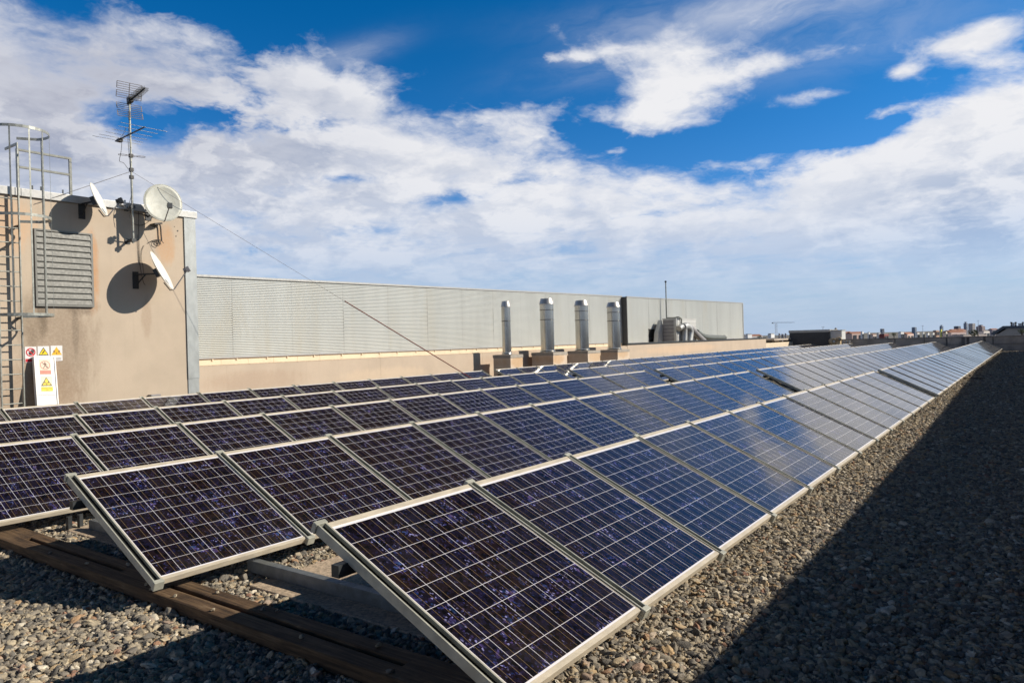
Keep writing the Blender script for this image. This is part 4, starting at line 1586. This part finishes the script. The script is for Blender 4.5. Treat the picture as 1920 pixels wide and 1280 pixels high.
def pxx(v_):
    q_ = Vector(v_) - Vector(CAM)
    return 960 + FPX * q_.dot(Vector(RT)) / q_.dot(Vector(FW))


ya0, ya1 = wx(1268, 620, XA).y, wx(1305, 620, XA).y
za = wx(1285, 598.5, XA).z
x_back = XA
while pxx((x_back, ya0, 2)) > 1243.5 and x_back > XB2 + .1:
    x_back -= .01
ahu = thing('air_unit', 'boxy grey air handling unit with ribbed sides behind the low wall', 'air unit', (XA, (ya0 + ya1) / 2, .9))
part('body', MB().cbox((x_back, ya0, .9), (XA, ya1, za), .02), UNIT, ahu)
sd_ = MB()
for k in range(8):
    z0 = .92 + (za - .95) * k / 8
    sd_.box((x_back + .02, ya0 - .03, z0), (XA - .16, ya0 - .001, z0 + (za - .95) / 8 - .03))
part('ribbed_side', sd_, UNITD, ahu)
part('front_post', MB().box((XA - .15, ya0 - .04, .9), (XA + .02, ya0 + .12, za + .01)), COPING, ahu)
part('top_lip', MB().box((x_back - .02, ya0 - .05, za + .002), (XA + .03, ya1 + .10, za + .06)), UNIT, ahu)
rbs = MB()
for k in range(8):
    z0 = .92 + (za - .95) * k / 8
    rbs.box((XA + .001, ya0 + .2, z0), (XA + .02, ya1 - .02, z0 + (za - .95) / 8 - .025))
part('ribbed_front', rbs, UNIT, ahu)
hy0, hy1 = wx(1233, 640, x_back).y, wx(1243, 640, x_back).y
part('side_hood', MB().prism([(x_back - .02, hy0, .9), (x_back - .02, ya0 - .05, .9), (x_back - .02, ya0 - .05, za - .03), (x_back - .02, hy0 + (hy1 - hy0) * .25, za - (za - .9) * .45)], (-.3, 0, 0)), UNIT, ahu)
XV = XB2 + .32
vp = thing('vent_pipe', 'thin dark vent pipe rising above the air unit with an elbow', 'pipe', (XV, wx(1248, 597, XV).y, za))
vt, vb = wx(1248, 528, XV), wx(1250, 598, XV)
part('pipe', MB().tube([vb, Vector((XV, vb.y, wx(1248, 562, XV).z))], .055, 10), STEEL, vp)
part('upper_pipe', MB().tube([Vector((XV, vb.y, wx(1248, 562, XV).z)), Vector((XV, vb.y, vt.z))], .04, 10), STEEL, vp)
part('cap', MB().lathe((XV, vb.y, vt.z - .05), [(.05, 0), (.07, .02), (.07, .09), (.02, .12)], 12), BLACK, vp)
el_ = MB()
wire(el_, [wx(1250, 596, XV), wx(1262, 596, XV * .5 + XA * .5), wx(1272, 594.5, XA + .1), wx(1277, 597, XA + .1), wx(1278, 604, XA + .1), wx(1278, 613, XA + .1)], .05, 8)
part('elbow', el_, STEEL, vp)


DUCTD = mat('dark_duct_wrap', (.10, .115, .11), .6)


def duct(pts, r_, lab, X, m=None):
    b = MB()
    wire(b, [wx(a, c, X) for a, c in pts], r_, 12)
    root = thing('air_duct', lab, 'duct', wx(pts[0][0], pts[0][1], X), 'foil ducts beside the air unit')
    part('duct_tube', b, m or DUCT, root)
    q0, q1 = wx(pts[-1][0], pts[-1][1], X), wx(pts[-1][0], pts[-1][1] - 2, X)
    part('collar', MB().lathe((q0.x, q0.y, q0.z), [(r_ * 1.12, 0), (r_ * 1.12, .08)], 14), STEEL, root)


duct([(1273, 616), (1277, 612.5), (1282, 615), (1283.5, 623), (1283, 640)], .19, 'leftmost bent foil duct dropping from the air unit', XA + .25)
duct([(1281, 613), (1286, 611), (1292, 615), (1294, 624), (1292, 640)], .24, 'fattest bent foil duct in the middle of the air unit', XA + .30)
duct([(1289, 611), (1298, 618), (1308, 629), (1320, 640)], .22, 'straight slanting foil duct running down right of the air unit', XA + .20, UNITD)
duct([(1306, 622), (1318, 630), (1334, 633), (1358, 633)], .20, 'dark horizontal duct trailing right along the roof behind the low wall', XA - .1, DUCTD)
q = wx(1370, 634.5, XA)
tag(MB().cbox((XA - .6, q.y - 1.3, .9), (XA, q.y + .9, q.z), .02).build('roof_unit', UNITD), 'low dark box at the end of the horizontal duct', 'roof unit')

# ------------------------------------------------------------------ far end of the roof
ew = thing('end_wall', 'dark grey stained parapet wall closing the far end of the roof', 'wall', (-4, YEND, GZ))
zE = wy(1800, 632.5, YEND).z
xe0 = wy(1577, 640, YEND).x
b = MB()
xs = np.linspace(xe0, 9.0, 11)
for a, c in zip(xs[:-1], xs[1:]):
    b.box((a + .006, YEND, GZ - .4), (c - .006, YEND + .3, zE))
part('wall', b, GREYWALL, ew)
part('coping', MB().cbox((xe0, YEND - .05, zE + .001), (9, YEND + .35, zE + .07), .01), mat('end_coping', (.24, .225, .21), .8), ew)
part('ledge', MB().box((xe0, YEND - .03, .35), (9, YEND - .001, .39)), mat('ledge_render', (.24, .22, .20), .9), ew)
sm_ = MB()
for px, w in ((1678, 2), (1733, 2), (1775, 3), (1806, 6), (1815, 5), (1846, 4), (1862, 2)):
    p = wy(px, 640, YEND)
    sm_.box((p.x - w * .02, YEND - .004, GZ), (p.x + w * .02, YEND - .0005, zE))
part('damp_streak', sm_, mat('damp_streak_stain', (.15, .135, .12), .9, 0, (.22, .20, .18), 2, .3), ew)
# high wall on the right that shades the gravel
rw = thing('side_wall', 'tall plain rendered wall along the right side of the roof', 'wall', (4.4, 30, GZ))
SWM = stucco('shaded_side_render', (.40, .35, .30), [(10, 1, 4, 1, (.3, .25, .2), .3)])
part('wall', MB().prism([(4.35, -12, GZ - .4), (4.35, YEND + .5, GZ - .4), (4.35, YEND + .5, 2.93), (4.35, 60, 2.95), (4.35, 38, 3.0), (4.35, 14, 2.66), (4.35, 7, 2.60), (4.35, -12, 2.60)], (.3, 0, 0)), SWM, rw)

# plant boxes at the far left end
YD = 66.5
pl_ = thing('plant_box', 'long dark grey ribbed plant box at the far end of the panels', 'plant box', tuple(wy(1516, 640, YD)))
a, c = wy(1480, 624, YD), wy(1555, 623, YD)
db2 = MB()
nrb = 26
for k in range(nrb):
    z0 = GZ + (a.z - GZ) * k / nrb
    db2.box((a.x, YD - (.02 if k % 2 else 0), z0), (c.x, YD + 3, z0 + (a.z - GZ) / nrb - .001))
part('body', db2, DARKBOX, pl_)
part('top_trim', MB().box((a.x - .05, YD - .06, a.z), (c.x + .05, YD + 3, a.z + .22)), COPING, pl_)
a2, c2 = wy(1557, 620, YD - .6), wy(1579, 650, YD - .6)
wb = thing('plant_cabinet', 'pale square cabinet beside the long dark plant box', 'cabinet', ((a2.x + c2.x) / 2, YD - .6, GZ))
part('body', MB().cbox((a2.x, YD - .6, GZ), (c2.x, YD + 1, a2.z), .03), UNIT, wb)
part('top', MB().box((a2.x - .05, YD - .65, a2.z + .001), (c2.x + .05, YD + 1, a2.z + .06)), COPING, wb)
TANM = mat('cream_plastic', (.66, .50, .30), .5, var=.1)
for px, py, r_, lab in ((1562, 640, 6, 'cream round fan housing in front of the pale cabinet'), (1573, 635.5, 3.5, 'smaller cream fan housing above right of the larger one')):
    p = wy(px, py, YD - 1.2)
    rr = r_ * (YD + 2) / FPX / .62 * .62 / .81 * .81
    fn = thing('fan_housing', lab, 'fan', p, 'fan housings by the plant box')
    part('casing', MB().lathe(p, [(rr, -.3), (rr, .3), (rr * .7, .34), (rr * .68, .2)], 20, axis=(.5, -1, 0)), TANM, fn)
    part('hub', MB().lathe(p, [(rr * .3, .1), (rr * .3, .33), (rr * .1, .36)], 14, axis=(.5, -1, 0)), WHITE, fn)
    part('stand', MB().box((p.x - rr * .8, p.y - .2, GZ), (p.x + rr * .8, p.y + .2, p.z - rr * .9)), TANM, fn)
for px, lab in ((1581, 'first small pale post right of the fan housings'), (1586.5, 'middle small pale post right of the fan housings'), (1592, 'last small pale post right of the fan housings')):
    p0, p1 = wy(px - 1.6, 638, YD - 1.5), wy(px + 1.6, 646, YD - 1.5)
    pp = thing('vent_post', lab, 'vent post', (p0.x, YD - 1.5, GZ), 'small vent posts at the far end')
    part('pipe', MB().lathe(((p0.x + p1.x) / 2, YD - 1.5, GZ), [(.07, 0), (.07, p0.z - GZ - .1)], 12), COPING, pp)
    part('cap', MB().lathe(((p0.x + p1.x) / 2, YD - 1.5, p0.z - .12), [(.11, 0), (.11, .08), (.03, .12)], 12), COPING, pp)
# low structure behind the end of the parapet
lo0, lo1 = wx(1437, 640, -17), wx(1472, 640, -17)
ls = thing('low_shed', 'low dark open shed beyond the end of the beige wall', 'shed', (-17, lo0.y + 3, GZ))
part('roof', MB().box((-21, lo0.y + .3, wx(1437, 638.5, -17).z - .02), (-16.4, lo1.y, wx(1437, 638.5, -17).z + .14)), GREYWALL, ls)
part('opening', MB().box((-21, lo0.y + .5, GZ), (-17.2, lo1.y - .3, wx(1437, 638.5, -17).z - .021)), BLACK, ls)
part('post', MB().box((-17.1, lo1.y - 3.6, GZ), (-16.9, lo1.y - 2.4, wx(1437, 638.5, -17).z - .022)), CREAM, ls)
gp = wx(1475, 636, -16.6)
part('end_pier', MB().box((-17.2, lo1.y, GZ), (-16.4, lo1.y + 2.5, wx(1475, 634, -16.6).z)), GREYWALL, ls)


# ------------------------------------------------------------------ skyline
def at_dist(px, py, D):
    d = Vector(ray(px, py))
    k = D / math.hypot(d.x, d.y)
    return Vector(CAM) + d * k


MATC = {}


def cm(c):
    c = tuple(min(.85, q * 1.35) for q in c)
    if c not in MATC:
        MATC[c] = mat('facade_paint', c, .8, scale=.05, var=.08)
    return MATC[c]


ROOFT = mat('roof_tile', (.30, .13, .08), .9, scale=.1, var=.2)
ROOFG = mat('flat_roof', (.30, .29, .28), .9, scale=.1, var=.2)
WIN = mat('window_glass', (.05, .06, .075), .2)


def tower(px, w, ytop, D, c, label, roof='flat', floors=None, name='city_building', steps=None, dep=.8):
    pt = at_dist(px, ytop, D)
    ppm = FPX / ((pt - Vector(CAM)).dot(Vector(FW)))
    wd = w / ppm
    fwd = (pt - Vector(CAM))
    fwd.z = 0
    fwd.normalize()
    rt = Vector((fwd.y, -fwd.x, 0))
    ph = R(48 + (int(px) * 7) % 24)
    rt, fwd = rt * math.cos(ph) + fwd * math.sin(ph), fwd * math.cos(ph) - rt * math.sin(ph)
    wd = wd / (math.cos(ph) + dep * math.sin(ph))
    z0 = -17
    root = thing(name, label, 'building', (pt.x, pt.y, z0), 'buildings on the city skyline')
    m = cm(c)
    b = MB()
    cz = (z0 + pt.z) / 2
    secs = steps or [(1.0, 1.0)]
    for sw, sh in secs:
        zt = z0 + (pt.z - z0) * sh
        b.obox(Vector((pt.x, pt.y, (z0 + zt) / 2)) + fwd * (wd * dep / 2), rt * wd * sw / 2, fwd * wd * dep * (.5 + .02 * sh) * sw, (0, 0, (zt - z0) / 2))
    part('wall', b, m, root)
    if roof == 'gable':
        rb = MB()
        h = wd * .12
        p = Vector((pt.x, pt.y, pt.z))
        f2 = fwd * wd * dep
        rb.add([p - rt * wd * .53, p + rt * wd * .53, p + rt * wd * .53 + f2, p - rt * wd * .53 + f2, p - rt * wd * .53 + f2 / 2 + Vector((0, 0, h)), p + rt * wd * .53 + f2 / 2 + Vector((0, 0, h))],
               [(0, 1, 5, 4), (3, 4, 5, 2), (0, 4, 3), (1, 2, 5), (0, 3, 2, 1)])
        part('roof', rb, ROOFT, root)
    else:
        sw = secs[-1][0]
        part('roof', MB().obox(Vector((pt.x, pt.y, pt.z)) + fwd * (wd * dep / 2), rt * wd * sw * .45, fwd * wd * dep * .4, (0, 0, max(.2, 1.0 / ppm * .35))), ROOFG, root)
    fl = floors or max(1, int((pt.z - z0) / 3.2))
    wbm = MB()
    sw = secs[0][0]
    topz = z0 + (pt.z - z0) * secs[0][1]
    for k in range(fl):
        zz = z0 + (topz - z0) * (k + .5) / fl
        nn = max(2, int(wd / 3.5))
        for q_ in range(nn):
            cx = (q_ + .5) / nn - .5
            wbm.obox(Vector((pt.x, pt.y, zz)) + rt * wd * sw * cx - fwd * (wd * dep * (sw - 1) * .5 + .12), rt * wd * sw / nn * .28, fwd * .12, (0, 0, (topz - z0) / fl * .28))
    part('window', wbm, WIN, root)
    return root


TW = [(1656, 7, 616.5, 1500, (.20, .22, .27), 'small blue-grey tower left of the white houses'),
      (1717, 8, 613.5, 1700, (.16, .20, .27), 'blue-grey tower block beside a thin mast, left of the yellow house'),
      (1767, 6, 609.5, 2100, (.20, .25, .34), 'pointed blue tower rising behind the yellow house'),
      (1799, 11, 611.5, 1500, (.12, .13, .17), 'broad dark block left of the tallest tower'),
      (1813, 6.5, 603.5, 1900, (.20, .23, .29), 'tallest slim grey tower on the skyline'),
      (1826, 11, 606.5, 1700, (.34, .32, .32), 'pale grey tower block just right of the tallest tower'),
      (1844, 14, 609.0, 1500, (.27, .21, .21), 'stepped brownish block right of the pale grey tower'),
      (1462, 3, 625, 1200, (.24, .24, .28), 'thin grey block right of the crane'),
      (1468, 4, 626, 1300, (.30, .29, .31), 'low grey block near the crane'),
      (1474, 3, 625, 1300, (.26, .26, .30), 'narrow block left of the dark plant box'),
      (1398, 6, 627, 900, (.40, .38, .36), 'low pale block at the end of the clad building')]
for px, w, yt, D, c, lab in TW:
    st = [(1.0, .9), (.6, .96), (.3, 1.0)] if 'stepped' in lab else ([(1.0, .92), (.5, 1.0)] if 'pointed' in lab or 'tallest slim' in lab else None)
    tower(px, w, yt, D, c, lab, steps=st)
HS = [(1406, 12, 627.5, 160, (.80, .78, .76), 'bright white flat box just right of the clad building', 'flat'),
      (1449, 12, 626.5, 170, (.80, .78, .76), 'bright white flat box below the crane', 'flat'),
      (1590, 18, 621.5, 420, (.26, .13, .11), 'dark red-brown block right of the domed church', 'flat'),
      (1608, 30, 625.0, 380, (.52, .38, .33), 'long pinkish low block beyond the end wall', 'gable'),
      (1618, 5, 622.0, 340, (.74, .68, .64), 'small pale house among pinkish roofs', 'flat'),
      (1630, 4, 623.0, 330, (.76, .68, .62), 'narrow pale house beside the small pale house', 'flat'),
      (1650, 7, 624.5, 300, (.80, .77, .74), 'white house touching the dark red roof', 'flat'),
      (1662, 16, 626.0, 290, (.17, .05, .045), 'dark red low building between white houses', 'flat'),
      (1640, 10, 627.0, 310, (.50, .42, .38), 'low beige house left of the dark red building', 'gable'),
      (1692, 9.5, 622.5, 320, (.82, .80, .78), 'bright white house left of the pinkish terrace', 'flat'),
      (1707, 24, 626.0, 350, (.48, .37, .33), 'pinkish terrace right of the bright white house', 'gable'),
      (1722, 6, 623.5, 330, (.76, .68, .62), 'pale house with brown roof mid skyline', 'gable'),
      (1732, 4, 622.5, 330, (.78, .70, .60), 'narrow cream house in the middle of the skyline', 'flat'),
      (1741, 5, 624.5, 320, (.80, .74, .70), 'small white house left of the yellow tower house', 'flat'),
      (1750.5, 5, 624.0, 320, (.74, .66, .58), 'small cream house next to the yellow tower house', 'flat'),
      (1758, 10, 619.5, 500, (.34, .22, .16), 'brown block behind the yellow tower house', 'flat'),
      (1765.5, 2.8, 617.5, 330, (.80, .62, .12), 'thin bright yellow tower house', 'flat'),
      (1775, 4, 622.0, 330, (.74, .56, .44), 'orange-cream house right of the yellow tower house', 'flat'),
      (1797, 38, 623.0, 340, (.56, .43, .40), 'long pale pink block in front of the towers', 'gable'),
      (1790, 14, 618.5, 600, (.66, .58, .52), 'cream block below the broad dark block', 'gable'),
      (1806, 20, 619.0, 650, (.30, .20, .17), 'brown-roofed block below the tallest tower', 'gable'),
      (1850, 18, 621.0, 360, (.70, .58, .54), 'pale pink house right of the green tree', 'flat'),
      (1866, 16, 617.5, 700, (.30, .27, .30), 'mauve-grey block right of the stepped block', 'gable'),
      (1828, 60, 627.5, 300, (.42, .36, .33), 'very low long terrace just above the end wall', 'flat'),
      (1540, 70, 622.5, 600, (.22, .23, .24), 'long low grey block behind the dark plant box', 'flat'),
      (1420, 30, 630, 400, (.38, .36, .36), 'low grey roofs between the two white boxes', 'gable')]
for px, w, yt, D, c, lab, rf_ in HS:
    tower(px, w, yt, D, c, lab, roof=rf_, dep=.5)
# big grey barn roof at the right edge with white plant on top
D = 210
p0, p1, p2q, p3q = at_dist(1868, 626, D), at_dist(1888, 613.5, D), at_dist(1945, 612.5, D), at_dist(1950, 626, D)
ps = [p0, p1, p2q, p3q]
ps2 = [Vector((p.x, p.y, p.z)) for p in ps]
hall = thing('industrial_hall', 'large grey sloping hall roof at the right end of the skyline', 'hall', (p1.x, p1.y, -17))
back = Vector((0, 1, 0)) * 40
part('wall', MB().prism([Vector((p0.x, p0.y, -17)), p0 + Vector((0, 0, -.3)), p1 + Vector((0, 0, -.3)), p2q + Vector((0, 0, -.3)), Vector((p3q.x, p3q.y, -17))], back), mat('hall_wall', (.36, .34, .32), .8, scale=.3), hall)
part('roof', MB().prism([p0 + Vector((-.6, -.3, -.28)), p1 + Vector((-.6, -.3, -.28)), p2q + Vector((0, -.3, -.28)), p2q + Vector((0, -.3, .35)), p1 + Vector((-.8, -.3, .35)), p0 + Vector((-1.2, -.3, .1))], back), mat('hall_roof', (.07, .09, .12), .6), hall)
for px0, px1, yt, lab in ((1897, 1903, 606, 'left white plant block on the hall roof'), (1909, 1918, 607, 'right white plant block on the hall roof')):
    a, c = at_dist(px0, yt, D + 6), at_dist(px1, 613, D + 6)
    wq = thing('roof_plant', lab, 'roof unit', (a.x, a.y, c.z), 'white plant on the hall roof')
    part('body', MB().cbox((a.x, a.y, c.z - .5), (c.x, a.y + 2, a.z), .05), WHITE, wq)
    part('lid', MB().box((a.x - .1, a.y - .1, a.z + .001), (c.x + .1, a.y + 2.1, a.z + .12)), COPING, wq)
for px, lab in ((1896, 'first black stack pipe on the hall roof'), (1904.5, 'middle black stack pipe on the hall roof'), (1918, 'last black stack pipe at the picture edge')):
    a, c = at_dist(px, 604, D + 4), at_dist(px, 613, D + 4)
    sp_ = thing('stack_pipe', lab, 'pipe', (a.x, a.y, c.z), 'black stack pipes on the hall roof')
    part('pipe', MB().lathe((a.x, a.y, c.z - .5), [(.14, 0), (.14, a.z - c.z + .4)], 10), BLACK, sp_)
    part('cap', MB().lathe((a.x, a.y, a.z - .2), [(.24, 0), (.24, .2), (.1, .28)], 10), BLACK, sp_)
# crane
D = 900
a, c = at_dist(1455, 605, D), at_dist(1455, 634, D)
cr = thing('tower_crane', 'thin grey tower crane above the far roofs', 'crane', (a.x, a.y, -17))
b = MB()
for dx, dy in ((-.9, -.9), (.9, -.9), (.9, .9), (-.9, .9)):
    b.bar((a.x + dx, a.y + dy, -17), (a.x + dx, a.y + dy, a.z), .18)
for k in range(14):
    z0 = -17 + (a.z + 17) * k / 14
    z1 = -17 + (a.z + 17) * (k + 1) / 14
    b.bar((a.x - .9, a.y - .9, z0), (a.x + .9, a.y - .9, z1), .12)
CRM = mat('crane_paint', (.46, .49, .54), .6)
part('mast', b, CRM, cr)
j0, j1 = at_dist(1449, 605.5, D), at_dist(1490, 604.5, D)
jib = MB().bar(j0, j1, .25)
jib.bar(j0 + Vector((0, 0, 1.4)), j1 + Vector((0, 0, .3)), .15)
for k in range(16):
    q0, q1 = j0 + (j1 - j0) * k / 16, j0 + (j1 - j0) * (k + .5) / 16 + Vector((0, 0, 1.4 * (1 - k / 20)))
    jib.bar(q0, q1, .1)
part('jib', jib, CRM, cr)
part('counterweight', MB().obox(j0, (1.0, 0, 0), (0, .6, 0), (0, 0, .6)), CRM, cr)
# church
D = 700
a, c = at_dist(1567, 614, D), at_dist(1567, 622, D)
ppm = FPX / ((a - Vector(CAM)).dot(Vector(FW)))
ch = thing('church', 'brown church tower with a small dome above the pale cabinet', 'church', (a.x, a.y, -17))
rr = 3.5 / ppm
part('tower', MB().box((a.x - rr * 1.3, a.y - rr, -17), (a.x + rr * 1.3, a.y + rr, c.z)), cm((.34, .26, .20)), ch)
part('dome', MB().lathe((a.x, a.y, c.z), [(rr, 0), (rr, .8), (rr * .85, 2.2), (rr * .5, 3.2), (rr * .15, 3.6), (rr * .12, a.z - c.z)], 16), cm((.20, .17, .15)), ch)
# thin masts
for px, yt, D, lab in ((1730, 610, 800, 'thin mast standing between two blue-grey towers'), (1834, 600.5, 800, 'thin mast with a cross arm beside the stepped block'), (1543, 612, 600, 'thin mast left of the domed church')):
    a = at_dist(px, yt, D)
    ms = thing('radio_mast', lab, 'mast', (a.x, a.y, -17), 'thin masts on the skyline')
    part('pole', MB().tube([(a.x, a.y, -17), a], .16, 6), CRM, ms)
    part('cross_arm', MB().bar(a + Vector((-1.2, 0, -.3)), a + Vector((1.2, 0, -.3)), .16), CRM, ms)

LEAF = mat('foliage', (.055, .085, .028), .85, 0, (.09, .12, .04), 1.2, .35)
BARK = mat('bark', (.10, .07, .05), .9)


def tree(px, w, yt, D, label):
    p = at_dist(px, yt, D)
    ppm = FPX / ((p - Vector(CAM)).dot(Vector(FW)))
    wd = w / ppm
    root = thing('city_tree', label, 'tree', (p.x, p.y, -17), 'trees on the city skyline')
    h = p.z + 17
    part('trunk', MB().tube([(p.x, p.y, -17), (p.x + .2, p.y, -17 + h * .4), (p.x, p.y, p.z - wd * .4)], [.45, .35, .15], 8), BARK, root)
    b = MB()
    rr = random.Random(int(px))
    for k in range(420):
        while True:
            v_ = Vector((rr.uniform(-1, 1), rr.uniform(-1, 1), rr.uniform(-1, 1)))
            if .25 < v_.length < 1:
                break
        v_ *= 1 + .25 * math.sin(v_.x * 7 + v_.z * 5)
        c = Vector((p.x, p.y, p.z - wd * .42)) + Vector((v_.x * wd * .5, v_.y * wd * .5, v_.z * wd * .42))
        n = Vector((rr.gauss(0, 1), rr.gauss(0, 1), rr.gauss(0, 1))).normalized()
        a_ = n.orthogonal().normalized()
        s = wd * rr.uniform(.035, .08)
        b_ = n.cross(a_)
        b.add([c - a_ * s, c - b_ * s * .6, c + a_ * s, c + b_ * s * .6], [(0, 1, 2, 3)])
    part('crown', b, LEAF, root)


for px, w, yt, D, lab in ((1826, 17, 616.5, 260, 'bright green round tree in front of the pale grey tower'), (1916, 12, 616, 190, 'green tree at the right end of the hall roof'),
                          (1509, 9, 619, 420, 'leftmost dark tree above the long plant box'), (1526, 14, 619.5, 430, 'second dark tree above the long plant box'),
                          (1546, 12, 619.5, 420, 'dark tree just left of the pale cabinet'), (1424, 9, 628.5, 260, 'small dark tree right of the first white box'),
                          (1676, 8, 623, 340, 'small green tree right of the dark red building')):
    tree(px, w, yt, D, lab)
